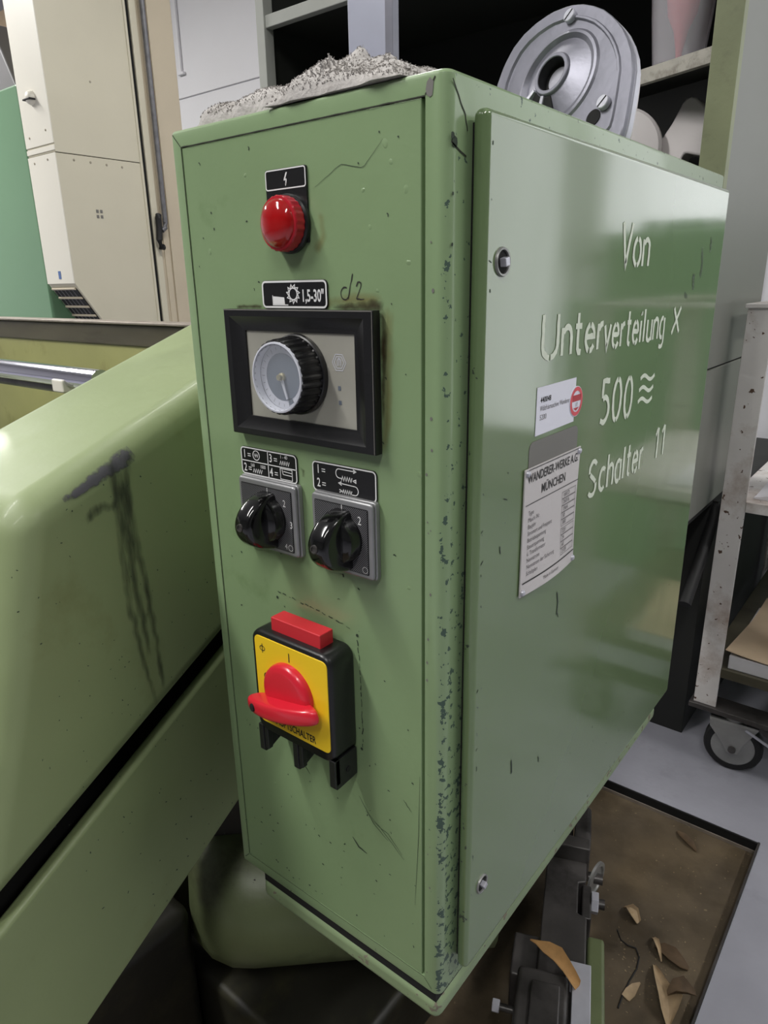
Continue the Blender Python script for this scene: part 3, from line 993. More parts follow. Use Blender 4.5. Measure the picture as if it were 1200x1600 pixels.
# ---------------- indicator lamp
LX, LZ = -0.1262, 1.0888
mb = MB()
mb.prism(rrect(-0.1478, 1.0765, -0.1092, 1.1238, 0.0012, 3), FR(-0.0004), FR(0.0012))
lamp = mb.build('indicator_lamp', M_black, CB, bevel=0.0002, seg=1)
lamp['label'] = 'red domed indicator lamp on a black backplate'
mb = MB()
mb.ribbon(rrect(-0.1472, 1.1112, -0.1098, 1.1231, 0.0016, 4), 0.0008, FR(0.0014), closed=True)
mb.face([FR(0.0014)(*q) for q in ((-0.1275, 1.1210), (-0.1263, 1.1210), (-0.1284, 1.1168), (-0.1298, 1.1168))])
mb.face([FR(0.0014)(*q) for q in ((-0.1298, 1.1168), (-0.1272, 1.1172), (-0.1270, 1.1165), (-0.1296, 1.1160))])
mb.face([FR(0.0014)(*q) for q in ((-0.1280, 1.1166), (-0.1269, 1.1166), (-0.1276, 1.1138), (-0.1284, 1.1138))])
mb.face([FR(0.0014)(*q) for q in ((-0.1287, 1.1142), (-0.1271, 1.1146), (-0.1283, 1.1124))])
mb.build('legend', M_white, lamp, flat=True, fixn=False)
mb = MB()
mb.lathe((LX, 0, LZ), (0, -1, 0), [(0.0190, 0.001), (0.0190, 0.0035), (0.0180, 0.0048), (0.0155, 0.005)], 48, cap1=False)
mb.build('lamp_collar', M_black, lamp)
mb = MB()
mb.lathe((LX, 0, LZ), (0, -1, 0), [(0.0176, 0.0042), (0.0176, 0.0118), (0.0170, 0.0128), (0.0155, 0.0130), (0.0150, 0.0118)], 96, cap0=False, cap1=False,
         rfun=lambda i, d: (1.0 - 0.022 * (i % 4 > 1)) if d < 0.0119 else 0.985)
mb.build('lens_ring', M_lensring, lamp, ang=25)
mb = MB()
mb.lathe((LX, 0, LZ), (0, -1, 0), [(0.0155 * math.cos(t * PI / 2 / 10) if t < 10 else 0.0002, 0.0122 + 0.0075 * math.sin(t * PI / 2 / 10)) for t in range(11)], 48, cap0=False)
mb.build('lens', M_lens, lamp)
mb = MB()
mb.lathe((LX, 0, LZ), (0, -1, 0), [(0.013, 0.006), (0.012, 0.0065), (0.006, 0.0072), (0.004, 0.0085), (0.001, 0.009)], 24)
mb.build('reflector', M_glow, lamp)

# ---------------- legend plates
def legend_plate(x0, z0, x1, z1, r, label, w=0.0010):
    m_ = MB()
    m_.prism(rrect(x0, z0, x1, z1, r, 5), FR(-0.0004), FR(0.0009))
    o_ = m_.build('legend_plate', M_black, CB, bevel=0.0002, seg=1)
    o_['label'] = label
    m_ = MB()
    m_.ribbon(rrect(x0 + w * 0.7, z0 + w * 0.7, x1 - w * 0.7, z1 - w * 0.7, r * 0.85, 5), w, FR(0.0011), closed=True)
    m_.build('plate_border', M_white, o_, flat=True, fixn=False)
    return o_
lp = legend_plate(-0.1590, 1.0340, -0.0948, 1.0530, 0.0034, 'black plate with a cutter wheel symbol', 0.0013)
mb = MB()
f1 = FR(0.0011)
mb.text('1,5-30"', 0.0112, -0.1192, 1.0388, f1, xs=0.66, bold=0.022)
teeth = []
for k in range(11):
    a0 = 2 * PI * k / 11
    teeth += [(-0.1272 + 0.0044 * math.cos(a0), 1.0438 + 0.0044 * math.sin(a0)), (-0.1272 + 0.0064 * math.cos(a0 + 0.12), 1.0438 + 0.0064 * math.sin(a0 + 0.12))]
mb.ribbon(teeth, 0.0007, f1, closed=True)
mb.ribbon(arc(-0.1272, 1.0438, 0.0040, 0.0040, 0, 360, 20), 0.0010, f1)
mb.face([f1(*q) for q in ((-0.1480, 1.0368), (-0.1358, 1.0368), (-0.1362, 1.0415), (-0.1478, 1.0423))])
mb.ribbon([(-0.1480, 1.0430), (-0.1480, 1.0364), (-0.1325, 1.0364)], 0.0006, f1)
mb.build('legend', M_white, lp, flat=True, fixn=False)

lp = legend_plate(-0.1975, 0.9040, -0.1335, 0.9270, 0.0036, 'black plate with four numbered symbols')
mb = MB()
mb.ribbon([(-0.1970, 0.9155), (-0.1340, 0.9155)], 0.0008, f1)
mb.ribbon([(-0.1655, 0.9048), (-0.1655, 0.9264)], 0.0008, f1)
for s, x, z in (('1', -0.1945, 0.9180), ('2', -0.1945, 0.9068), ('3', -0.1640, 0.9180), ('4', -0.1640, 0.9068)):
    mb.text(s, 0.0094, x, z, f1, xs=0.75, bold=0.012)
    mb.text('=', 0.0080, x + 0.0050, z - 0.0002, f1, xs=0.95)
mb.ribbon(arc(-0.1790, 0.9210, 0.0038, 0.0038, 0, 360, 24), 0.0007, f1)
mb.ribbon([(-0.1812, 0.9225), (-0.1800, 0.9195), (-0.1790, 0.9225), (-0.1778, 0.9195), (-0.1768, 0.9225)], 0.0005, f1)
mb.ribbon([(-0.1812, 0.9210), (-0.1768, 0.9210)], 0.0005, f1)
def zigzag(x0, z0, x1, n, amp):
    return [(x0 + (x1 - x0) * i / n, z0 + (amp if i % 2 else -amp)) for i in range(n + 1)]
mb.ribbon(zigzag(-0.1838, 0.9082, -0.1730, 9, 0.0016), 0.0006, f1)
mb.text('160', 0.0040, -0.1865, 0.9112, f1, xs=0.8)
mb.text('1000', 0.0040, -0.1752, 0.9112, f1, xs=0.8)
mb.ribbon(zigzag(-0.1520, 0.9190, -0.1415, 9, 0.0016), 0.0006, f1)
mb.text('1 - 40', 0.0040, -0.1515, 0.9225, f1, xs=0.85)
mb.ribbon([(-0.1520, 0.9060), (-0.1520, 0.9145), (-0.1390, 0.9145), (-0.1390, 0.9060)], 0.0006, f1, closed=True)
mb.ribbon([(-0.1500, 0.9138), (-0.1490, 0.9100), (-0.1392, 0.9098)], 0.0006, f1)
mb.ribbon([(-0.1485, 0.9125), (-0.1392, 0.9120)], 0.0006, f1)
mb.build('legend', M_white, lp, flat=True, fixn=False)

lp = legend_plate(-0.1172, 0.9030, -0.0556, 0.9262, 0.0036, 'black plate with two arrow loops')
mb = MB()
for s, z in (('1', 0.9172), ('2', 0.9068)):
    mb.text(s, 0.0094, -0.1128, z, f1, xs=0.75, bold=0.012)
    mb.text('=', 0.0080, -0.1080, z - 0.0002, f1, xs=0.95)
mb.ribbon([(-0.0745, 0.9232), (-0.0905, 0.9232)] + arc(-0.0905, 0.9198, 0.0030, 0.0034, 90, 270, 8) + [(-0.0880, 0.9164)], 0.0007, f1)
mb.ribbon([(-0.0768, 0.9245), (-0.0742, 0.9232), (-0.0768, 0.9219)], 0.0008, f1)
mb.ribbon(zigzag(-0.0882, 0.9165, -0.0780, 9, 0.0016), 0.0007, f1)
mb.ribbon([(-0.0775, 0.9160), (-0.0745, 0.9172), (-0.0745, 0.9150), (-0.0775, 0.9162)], 0.0008, f1)
mb.ribbon([(-0.0905, 0.9126), (-0.0755, 0.9122)] + arc(-0.0755, 0.9089, 0.0030, 0.0033, 90, -90, 8) + [(-0.0785, 0.9056)], 0.0007, f1)
mb.ribbon([(-0.0882, 0.9139), (-0.0910, 0.9126), (-0.0882, 0.9112)], 0.0008, f1)
mb.ribbon(zigzag(-0.0875, 0.9068, -0.0785, 9, 0.0014), 0.0007, f1)
mb.ribbon([(-0.0905, 0.9078), (-0.0878, 0.9068), (-0.0905, 0.9058)], 0.0008, f1)
mb.build('legend', M_white, lp, flat=True, fixn=False)

# pencil note d2
mb = MB()
for pts in (arc(-0.0800, 1.0438, 0.0036, 0.0040, 60, 330, 14), [(-0.0728, 1.0560), (-0.0755, 1.0475), (-0.0772, 1.0402)],
            [(-0.0700, 1.0480), (-0.0685, 1.0510), (-0.0662, 1.0508), (-0.0660, 1.0480), (-0.0690, 1.0425), (-0.0702, 1.0400), (-0.0685, 1.0405), (-0.0660, 1.0398), (-0.0635, 1.0402)]):
    mb.ribbon(wiggle(pts, 16, 0.0003, 2), 0.0009, FR(-0.0001), wf=lambda t: 0.6 + 0.4 * math.sin(t * 5 + 1) ** 2)
mb.build('handwriting', M_ink, CB, flat=True, fixn=False)

# ---------------- timer
TX0, TX1, TZ0, TZ1 = -0.1955, -0.0500, 0.9395, 1.0335
WX0, WX1, WZ0, WZ1 = -0.1775, -0.0700, 0.9540, 1.0180
TO = 0.0085
mb = MB()
def rect4(x0, z0, x1, z1, y):
    return [Vector((x0, -y, z0)), Vector((x1, -y, z0)), Vector((x1, -y, z1)), Vector((x0, -y, z1))]
mb.rings([rect4(TX0 + 0.002, TZ0 + 0.002, TX1 - 0.001, TZ1 - 0.002, -0.0003), rect4(TX0, TZ0, TX1, TZ1, 0.0012), rect4(TX0, TZ0, TX1, TZ1, TO - 0.0008), rect4(TX0 + 0.0008, TZ0 + 0.0008, TX1 - 0.0008, TZ1 - 0.0008, TO),
          rect4(TX0 + 0.006, TZ0 + 0.005, TX1 - 0.008, TZ1 - 0.005, TO - 0.0002), rect4(WX0 - 0.003, WZ0 - 0.002, WX1 + 0.003, WZ1 + 0.002, 0.0040), rect4(WX0, WZ0, WX1, WZ1, 0.0036), rect4(WX0, WZ0, WX1, WZ1, 0.0012)], cap0=True, cap1=False)
timer = mb.build('timer', M_black, CB, bevel=0.0003, seg=2, ang=20)
timer['label'] = 'black framed timer with a ribbed dial knob'
mb = MB()
mb.ribbon([(TX0 + 0.0004, TZ1 - 0.0004), (TX1 - 0.0004, TZ1 - 0.0004)], 0.0007, FR(TO + 0.0001))
mb.ribbon([(TX1 - 0.0006, TZ1 - 0.0004), (TX1 - 0.0006, TZ0 + 0.0006)], 0.0005, FR(TO + 0.0001))
mb.build('worn_edge', M_oldmark, timer, flat=True, fixn=False)
mb = MB()
mb.prism(rrect(WX0 - 0.001, WZ0 - 0.001, WX1 + 0.001, WZ1 + 0.001, 0.003), FR(0.0010), FR(0.0024))
mb.build('dial_plate', M_dial_silver, timer, flat=True)
KX, KZ = -0.1240, 0.9885
mb = MB()
fd = FR(0.0026)
for (x, z) in ((-0.0855, 0.9815), (-0.0852, 0.9715)):
    mb.face([fd(x - 0.0013, z - 0.0015), fd(x + 0.0013, z - 0.0015), fd(x + 0.0013, z + 0.0015), fd(x - 0.0013, z + 0.0015)])
mb.build('plate_marking', M_dialblue, timer, flat=True, fixn=False)
mb = MB()
for rr in (0.0062, 0.0044):
    mb.ribbon(arc(-0.0850, 0.9990, rr, rr, 0, 360, 6)[:-1], 0.0005, fd, closed=True)
mb.ribbon([(-0.0866, 0.9965), (-0.0866, 1.0005), (-0.0850, 1.0020), (-0.0834, 1.0005), (-0.0834, 0.9965)], 0.0005, fd)
mb.ribbon([(-0.0850, 1.0015), (-0.0850, 0.9968)], 0.0005, fd)
mb.build('plate_marking', M_dialwhite, timer, flat=True, fixn=False)
mb = MB()
NR = 120
mb.lathe((KX, 0, KZ), (0, -1, 0), [(0.0282, 0.0022), (0.0286, 0.0030), (0.0284, 0.0062), (0.0274, 0.0068)], 64, cap1=False)
mb.lathe((KX, 0, KZ), (0, -1, 0), [(0.0272, 0.0060), (0.0270, 0.0072), (0.0262, 0.0228), (0.0256, 0.0240), (0.0240, 0.0246), (0.0236, 0.0240)], NR, cap0=False, cap1=False,
         rfun=lambda i, d: 1.0 - (0.045 if (i % 4) in (2, 3) else 0.0) if 0.0065 < d < 0.0243 else 0.985)
mb.build('dial_knob', M_black, timer, ang=25)
mb = MB()
mb.lathe((KX, 0, KZ), (0, -1, 0), [(0.0246, 0.0236), (0.0244, 0.0252), (0.0232, 0.0254), (0.0228, 0.0246), (0.0226, 0.0190)], 64, cap0=False, cap1=False)
mb.build('dial_rim', M_dialwhite, timer)
mb = MB()
mb.lathe((KX, 0, KZ), (0, -1, 0), [(0.0228, 0.0170), (0.0228, 0.0185)], 48)
mb.build('dial_face', M_dialwhite, timer)
mb = MB()
mb.lathe((KX, 0, KZ), (0, -1, 0), [(0.0165, 0.0185), (0.0165, 0.0188)], 48)
mb.prism([(KX + 0.004, KZ - 0.0155), (KX + 0.0052, KZ - 0.0195), (KX + 0.0092, KZ - 0.0172), (KX + 0.0080, KZ - 0.0140)], FR(0.0185), FR(0.0188))
mb.build('dial_disc', M_dialblue, timer)
mb = MB()
for k in range(24):
    a = 2 * PI * k / 24
    r0, r1 = (0.0188, 0.0210) if k % 4 else (0.0180, 0.0212)
    mb.ribbon([(KX + r0 * math.cos(a), KZ + r0 * math.sin(a)), (KX + r1 * math.cos(a), KZ + r1 * math.sin(a))], 0.0003, FR(0.0189))
mb.build('dial_scale', M_greyink, timer, flat=True, fixn=False)
mb = MB()
mb.lathe((KX, 0, KZ), (0, -1, 0), [(0.0030, 0.0186), (0.0030, 0.0205), (0.0020, 0.0210), (0.0020, 0.0232)], 16)
mb.build('dial_hub', M_brass, timer)
mb = MB()
mb.prism([(KX - 0.0010, KZ - 0.001), (KX + 0.0018, KZ - 0.001), (KX + 0.0056, KZ - 0.0148), (KX + 0.0044, KZ - 0.0152)], FR(0.0200), FR(0.0208))
mb.build('pointer', M_dialwhite, timer)
mb = MB()
mb.lathe((KX, 0, KZ), (0, -1, 0), [(0.0230, 0.0246), (0.018, 0.0256), (0.008, 0.0262), (0.0003, 0.0263)], 48, cap0=False)
mb.build('dial_glass', M_clear, timer)
# soot round the timer
build_film('soot_stain', [film(wiggle([(-0.0478, 1.036), (-0.0480, 1.012), (-0.0490, 0.985), (-0.0500, 0.962)], 26, 0.001, 41), 0.0068, FR(-0.0001), wf=lambda t: 1.25 - 0.7 * t),
                          film(wiggle([(-0.0930, 1.0350), (-0.0700, 1.0355), (-0.0520, 1.0362), (-0.0470, 1.033)], 26, 0.001, 42), 0.0090, FR(-0.00011), wf=lambda t: 0.5 + 0.9 * t),
                          film(wiggle([(-0.190, 1.0345), (-0.178, 1.0355), (-0.160, 1.0350)], 16, 0.001, 43), 0.0040, FR(-0.00011)),
                          film([(-0.1320, 0.9190), (-0.1280, 0.9160), (-0.1285, 0.9110)], 0.0055, FR(-0.00011))], G_soot, CB)
build_film('yellowed_stain', [film(wiggle([(-0.0440, 1.040), (-0.0445, 1.005), (-0.0465, 0.960), (-0.050, 0.938)], 26, 0.001, 44), 0.015, FR(-0.00015), wf=lambda t: 1.1 - 0.6 * t),
                              film(wiggle([(-0.105, 1.0375), (-0.075, 1.040), (-0.045, 1.040)], 26, 0.001, 45), 0.012, FR(-0.00015)),
                              film(wiggle([(-0.099, 1.095), (-0.097, 1.080), (-0.105, 1.070)], 16, 0.001, 46), 0.010, FR(-0.00015))], G_yellow, CB)

# ---------------- rotary switches
def rotary_switch(x0, z0, x1, z1, kx, kz, r, nums, label):
    m_ = MB()
    m_.prism(rrect(x0, z0, x1, z1, 0.003, 4), FR(-0.0004), FR(0.0045))
    sw = m_.build('rotary_switch', M_switch_rim, CB, bevel=0.0012, seg=2)
    sw['label'] = label
    m_ = MB()
    m_.prism(rrect(x0 + 0.0008, z0 + 0.0008, x1 - 0.0008, z1 - 0.0008, 0.003, 4), FR(0.004), FR(0.0078))
    m_.build('cover_frame', M_switch_rim, sw, bevel=0.0022, seg=3)
    m_ = MB()
    m_.prism(rrect(x0 + 0.0046, z0 + 0.0046, x1 - 0.0046, z1 - 0.0050, 0.001, 3), FR(0.0070), FR(0.0082))
    m_.build('face_plate', M_black, sw)
    m_ = MB()
    # fine diagonal hatching of the plate, ridges of its own
    ax0, az0, ax1, az1 = x0 + 0.0052, z0 + 0.0052, x1 - 0.0052, z1 - 0.0056
    st = 0.00115
    c_ = az0 - ax1
    while c_ < az1 - ax0:
        p = []
        xa, xb = max(ax0, az0 - c_), min(ax1, az1 - c_)
        if xb - xa > 0.0006:
            m_.ribbon([(xa, xa + c_), (xb, xb + c_)], 0.00052, FR(0.0084))
        c_ += st * 1.414
    stuff(m_.build('hatched_ridges', M_grey_switch, sw, flat=True, fixn=False))
    m_ = MB()
    for (s_, dx, dz, h_) in nums:
        m_.text(s_, h_, kx + dx, kz + dz, FR(0.0087), xs=0.8, align='CENTER')
    m_.ribbon(arc(x1 - 0.0078, z0 + 0.0085, 0.0024, 0.0024, 0, 360, 16), 0.0004, FR(0.0087))
    m_.build('switch_marking', M_white, sw, flat=True, fixn=False)
    m_ = MB()
    m_.lathe((kx, 0, kz), (0, -1, 0), [(r * 1.02, 0.0082), (r * 1.02, 0.0105), (r, 0.0112), (r, 0.0150), (r * 0.95, 0.0185), (r * 0.80, 0.0205), (r * 0.4, 0.0215), (0.0003, 0.0217)], 48)
    m_.build('knob', M_blackgloss, sw)
    # grip blade: upright, its edge a half ellipse that bulges to the front
    m_ = MB()
    pr_ = [(0.006 + 0.0325 * math.cos(t), -0.0012 + 0.0232 * math.sin(t)) for t in [PI * (i / 28 - 0.5) for i in range(29)]]
    rg = []
    for (dx, k) in ((-0.0088, 0.80), (-0.0084, 0.90), (-0.0070, 0.97), (-0.0045, 1.0), (0.0045, 1.0), (0.0070, 0.97), (0.0084, 0.90), (0.0088, 0.80)):
        rg.append([Vector((kx + dx, -(0.006 + (y - 0.006) * k), kz - 0.0012 + (z + 0.0012) * k)) for (y, z) in pr_])
    m_.rings(rg)
    m_.build('grip', M_blackgloss, sw, ang=50)
    m_ = MB()
    m_.lathe((kx, -0.0378, kz), (0, -1, 0), [(0.0032, -0.002), (0.0032, 0.0016), (0.0022, 0.0018), (0.0020, 0.0010), (0.0002, 0.0008)], 20)
    m_.build('grip_screw', M_darksteel, sw)
    return sw
rotary_switch(-0.1962, 0.8450, -0.1298, 0.9045, -0.1605, 0.8742, 0.0186,
              (('1', 0.000, 0.0195, 0.0080), ('2', 0.0185, 0.0125, 0.0080), ('3', 0.0250, -0.0040, 0.0080), ('4', 0.0180, -0.0225, 0.0070)), 'grey rotary switch with black knob, left one, positions one to four')
rotary_switch(-0.1142, 0.8452, -0.0538, 0.9045, -0.0823, 0.8745, 0.0180,
              (('1', 0.000, 0.0190, 0.0090), ('2', 0.0165, 0.0130, 0.0090)), 'grey rotary switch with black knob, right one, positions one and two')

# ---------------- main switch
BX0, BX1, BZ0, BZ1, BO = -0.1712, -0.0828, 0.6870, 0.7830, 0.0280
mb = MB()
prof = rrect(BX0, BZ0, BX1, BZ1, 0.010, 6)
def shrink(k):
    cx, cz = (BX0 + BX1) / 2, (BZ0 + BZ1) / 2
    return [(cx + (x - cx) * k, cz + (z - cz) * k) for (x, z) in prof]
mb.rings([[FR(o_)(*q) for q in shrink(k)] for (k, o_) in ((0.97, -0.0004), (1.0, 0.002), (1.0, BO - 0.004), (0.985, BO - 0.0012), (0.955, BO))])
msw = mb.build('main_switch', M_black, CB, ang=40)
msw['label'] = 'yellow and red main isolator switch in a black box'
mb = MB()
mb.prism(rrect(-0.1665, 0.6970, -0.0856, 0.7785, 0.005, 5), FR(BO - 0.001), FR(BO + 0.0008))
mb.build('yellow_plate', M_yellow, msw, bevel=0.0004, seg=2)
mb = MB()
fy = FR(BO + 0.0010)
mb.text('HAUPTSCHALTER', 0.0092, -0.1260, 0.7005, fy, xs=0.68, align='CENTER', bold=0.02)
mb.build('plate_lettering', M_ink, msw, flat=True, fixn=False)
mb = MB()
mb.ribbon([(-0.1262, 0.7655), (-0.1262, 0.7735)], 0.0010, fy)
mb.build('plate_lettering', M_ink, msw, flat=True, fixn=False)
mb = MB()
mb.ribbon(arc(-0.1572, 0.7682, 0.0029, 0.0021, 0, 360, 18), 0.0007, fy)
mb.ribbon([(-0.1572, 0.7640), (-0.1572, 0.7724)], 0.0007, fy)
mb.build('plate_lettering', M_ink, msw, flat=True, fixn=False)
mb = MB()
mb.ribbon(arc(-0.1545, 0.7425, 0.0026, 0.0034, 0, 360, 18), 0.0008, fy)
mb.build('plate_lettering', M_ink, msw, flat=True, fixn=False)
HX, HZ = -0.1275, 0.7375
mb = MB()
mb.lathe((HX, 0, HZ), (0, -1, 0), [(0.0262, BO), (0.0262, BO + 0.0030), (0.0254, BO + 0.0058), (0.0235, BO + 0.0074), (0.0190, BO + 0.0082), (0.0003, BO + 0.0084)], 56)
mb.build('handle_hub', M_red, msw)
# grip: boat shaped bar, lying across the lower half of the hub
outl = [(-0.026, 0.030), (0.024, 0.030), (0.0340, 0.0325), (0.0405, 0.0362), (0.0385, 0.0402), (0.030, 0.0445), (0.016, 0.0480), (0.000, 0.0495), (-0.016, 0.0490), (-0.030, 0.0465), (-0.0385, 0.0430), (-0.0415, 0.0390), (-0.0380, 0.0338)]
cx, cy, GZ = -0.001, 0.038, HZ - 0.0100
rg = []
for (dz, k) in ((-0.0075, 0.78), (-0.0070, 0.90), (-0.0050, 0.98), (-0.001, 1.0), (0.003, 0.985), (0.0052, 0.94), (0.0062, 0.86), (0.0066, 0.76)):
    rg.append([Vector((HX + cx + (x - cx) * k, -(cy + (y - cy) * (k if y > cy else 1.0)), GZ + dz)) for (x, y) in outl])
mb = MB()
mb.rings(rg)
tilt = Matrix.Translation((HX, 0, GZ)) @ Matrix.Rotation(math.radians(-10), 4, 'Y') @ Matrix.Translation((-HX, 0, -GZ))
mb.build('handle_grip', M_red, msw, M=tilt, sub=2, ang=80)
mb = MB()
mb.lathe(tilt @ Vector((HX - 0.0270, -0.0470, GZ)), (-0.3, -1, 0), [(0.0030, -0.006), (0.0034, 0.0006), (0.0030, 0.0010), (0.0008, 0.0008)], 20)
mb.build('padlock_hole', M_darkgap, msw)
mb = MB()
mb.box((-0.1535, -0.0210, 0.778), (-0.0985, -0.0060, 0.7945))
mb.build('reset_button', M_redbtn, msw, bevel=0.0010, seg=2)
for i, x in enumerate((-0.1690, -0.1275, -0.0860)):
    w_ = 0.0055 if i < 2 else 0.0065
    zl = 0.6625
    mb = MB()
    mb.prism([(-0.001, 0.690), (-0.0275, 0.690), (-0.0275, zl + 0.002), (-0.0255, zl), (-0.021, zl), (-0.001, zl + (0.008 if i < 2 else 0.0015))],
             lambda y, z: Vector((x - w_ / 2, y, z)), lambda y, z: Vector((x + w_ / 2, y, z)))
    mb.box((x - w_ / 2 - (0.0 if i else -0.001), -0.0265, zl + 0.004), (x + w_ / 2 + 0.0045 * (i < 2), -0.0215, 0.690))
    mb.build('terminal_foot', M_black, msw, bevel=0.0005, seg=2)
mb = MB()
mb.lathe((-0.0826, -0.012, 0.675), (1, 0, 0), [(0.0026, -0.0005), (0.0026, 0.0004)], 20)
mb.build('screw_hole', M_bore, msw)

# ================================================================== MILLING MACHINE (left of and below the cabinet)
MM = thing('milling_machine', 'large green cast milling machine with a sloping housing, left of and below the cabinet', 'machine', (-0.6, 0.3, -PD))
P0 = Vector((-0.3261, 0.06, 0.0))
UH = Vector((-0.25499627, 0.96694204, 0))
NH = Vector((0.96694204, 0.25499627, 0))
def HP(depth):
    return lambda s, z: P0 + UH * s + NH * depth + Vector((0, 0, z))
def slab(poly, d0, d1, name, m_, bev, segs):
    q = MB()
    q.prism(poly, HP(d0), HP(d1))
    return q.build(name, m_, MM, bevel=bev, seg=segs)
upper = [(-0.2160, 0.897), (-0.2440, 0.807), (-0.2690, 0.737), (-0.330, 0.588), (0.30, 0.764), (0.30, 1.035)]
uh = slab(upper, -0.172, 0.0, 'upper_housing', M_hous, 0.026, 8)
lower = [(-0.345, 0.5560), (-0.340, 0.375), (0.06, 0.466), (0.30, 0.53), (0.30, 0.7390)]
lh = slab(lower, -0.024, -0.010, 'lower_housing', M_hous, 0.005, 4)
core = [(-0.34, 0.40), (0.28, 0.53), (0.28, 0.95), (-0.18, 0.84), (-0.34, 0.60)]
slab(core, -0.16, -0.055, 'slot_shade_core', M_darkgap, 0, 1)  # black slab behind the slot stands for the shade in it
# oil runs and the rubbed patch on the housing
hf = HP(0.0006)
def ridge_f(s, z):      # follows the rounded ridge
    zr = 0.897 + (s + 0.2160) * 0.2675
    dz = zr - z
    r = 0.026
    if dz < r:
        t = max(0.0, min(1.0, (r - dz) / r))
        return HP(0.0007 - r + math.sqrt(max(0, r * r - (t * r) ** 2)))(s, z)
    return hf(s, z)
build_film('rubbed_patch', [film([(-0.176, 0.8925), (-0.160, 0.8960), (-0.140, 0.9015), (-0.120, 0.9065), (-0.106, 0.9110), (-0.0965, 0.9140)], 0.015, ridge_f, 8, wf=lambda t: 0.25 + 0.9 * math.sin(PI * (0.1 + 0.62 * t)) * (0.3 + 0.7 * t))], G_patch, MM)
build_film('oil_run', [film(wiggle([(-0.124, 0.912), (-0.1243, 0.8904), (-0.125, 0.8385), (-0.1261, 0.7777), (-0.1191, 0.7154), (-0.1098, 0.6690)], 60, 0.002, 51), 0.0120, hf, wf=lambda t: 1.25 - 0.6 * t),
                       film(wiggle([(-0.1072, 0.914), (-0.1111, 0.881), (-0.1088, 0.8328), (-0.104, 0.7999), (-0.1007, 0.7463), (-0.0979, 0.6690)], 60, 0.002, 52), 0.0120, hf, wf=lambda t: 1.25 - 0.6 * t),
                       film(wiggle([(-0.1160, 0.911), (-0.1170, 0.87), (-0.1165, 0.80), (-0.1100, 0.72)], 40, 0.003, 53), 0.022, HP(0.0004), wf=lambda t: 1.0 - 0.6 * t),
                       film(wiggle([(-0.160, 0.872), (-0.140, 0.878), (-0.125, 0.872)], 20, 0.003, 54), 0.012, HP(0.0005))], G_oil, MM)
mb = MB()
rn = random.Random(12)
for k in range(90):
    s_, z_ = rn.uniform(-0.24, 0.0), rn.uniform(0.62, 0.90)
    l_ = rn.uniform(0.0005, 0.002)
    a = rn.uniform(0, PI)
    mb.ribbon([(s_, z_), (s_ + l_ * math.cos(a), z_ + l_ * math.sin(a))], rn.uniform(0.0004, 0.0012), hf)
hl = HP(-0.0096)
for k in range(40):
    s_, z_ = rn.uniform(-0.22, 0.0), rn.uniform(0.43, 0.58)
    l_ = rn.uniform(0.0008, 0.003)
    a = rn.uniform(0, PI)
    mb.ribbon([(s_, z_), (s_ + l_ * math.cos(a), z_ + l_ * math.sin(a))], rn.uniform(0.0005, 0.0014), hl)
stuff(mb.build('paint_scratches', M_scratch, MM, flat=True, fixn=False))

# trough behind the housing with its guide rod
mb = MB()
mb.box((-1.75, 0.34, 0.70), (-0.62, 0.36, 0.957))
mb.build('trough_wall', M_trough, MM, bevel=0.004)
mb = MB()
mb.box((-1.75, 0.336, 0.953), (-0.62, 0.366, 0.990))
mb.build('trough_rim', M_rimsteel, MM, bevel=0.003)
mb = MB()
mb.box((-1.75, 0.330, 0.990), (-0.62, 0.372, 0.9945))
mb.build('trough_lip', M_edgesteel, MM, bevel=0.0015)
mb = MB()
mb.box((-1.75, -0.05, 0.66), (-0.55, 0.34, 0.70))
mb.build('trough_floor', M_oldgreen, MM, bevel=0.004)
mb = MB()
mb.cyl((-1.72, 0.15, 0.930), (-0.66, 0.15, 0.930), 0.0150, 28)
mb.build('guide_rod', M_chrome, MM)
mb = MB()
mb.cyl((-1.72, 0.165, 0.908), (-0.765, 0.165, 0.908), 0.0075, 20)
mb.build('lead_screw', M_darksteel, MM)
mb = MB()
mb.box((-0.765, 0.132, 0.909), (-0.735, 0.168, 0.928))
mb.build('rod_end', M_beige2, MM, bevel=0.003)
mb = MB()
mb.box((-1.75, 0.10, 0.70), (-1.70, 0.22, 0.955))
mb.build('rod_bracket', M_darksteel, MM, bevel=0.004)
# column and base below
mb = MB()
mb.box((-0.95, 0.05, -PD), (-0.52, 0.60, 0.66))
mb.build('base_column', M_oilshade, MM, bevel=0.03, seg=5)
mb = MB()
mb.box((-0.62, 0.20, -PD), (-0.30, 0.62, 0.43))
mb.build('base_block', M_oilshade, MM, bevel=0.02, seg=4)
# rounded casting that carries the cabinet
ex = Vector((0.731, 0.682, 0))
ey = Vector((-0.682, 0.731, 0))
Mc = Matrix(((ex.x, ey.x, 0, -0.300), (ex.y, ey.y, 0, 0.088), (0, 0, 1, 0), (0, 0, 0, 1)))
mb = MB()
rg = []
for i in range(15):
    t = i / 14
    x = -0.135 + 0.42 * t
    k = math.sin(min(1, (t + 0.02) / 0.22) * PI / 2) ** 0.6
    ring = []
    for j in range(25):
        a = PI * (1.5 - j / 24)     # from bottom front round
        ring.append(0)
    pts = [(0.16, 0.335), (0.09 + 0.04 * (1 - k), 0.325), (0.045 + 0.07 * (1 - k), 0.305), (0.015 + 0.10 * (1 - k), 0.27), (0.004 + 0.10 * (1 - k), 0.235), (0.008 + 0.10 * (1 - k), 0.20), (0.022 + 0.08 * (1 - k), 0.17), (0.05 + 0.06 * (1 - k), 0.148), (0.10 + 0.02 * (1 - k), 0.136), (0.20, 0.136), (0.20, 0.335)]
    rg.append([Mc @ Vector((x, y, z)) for (y, z) in pts])
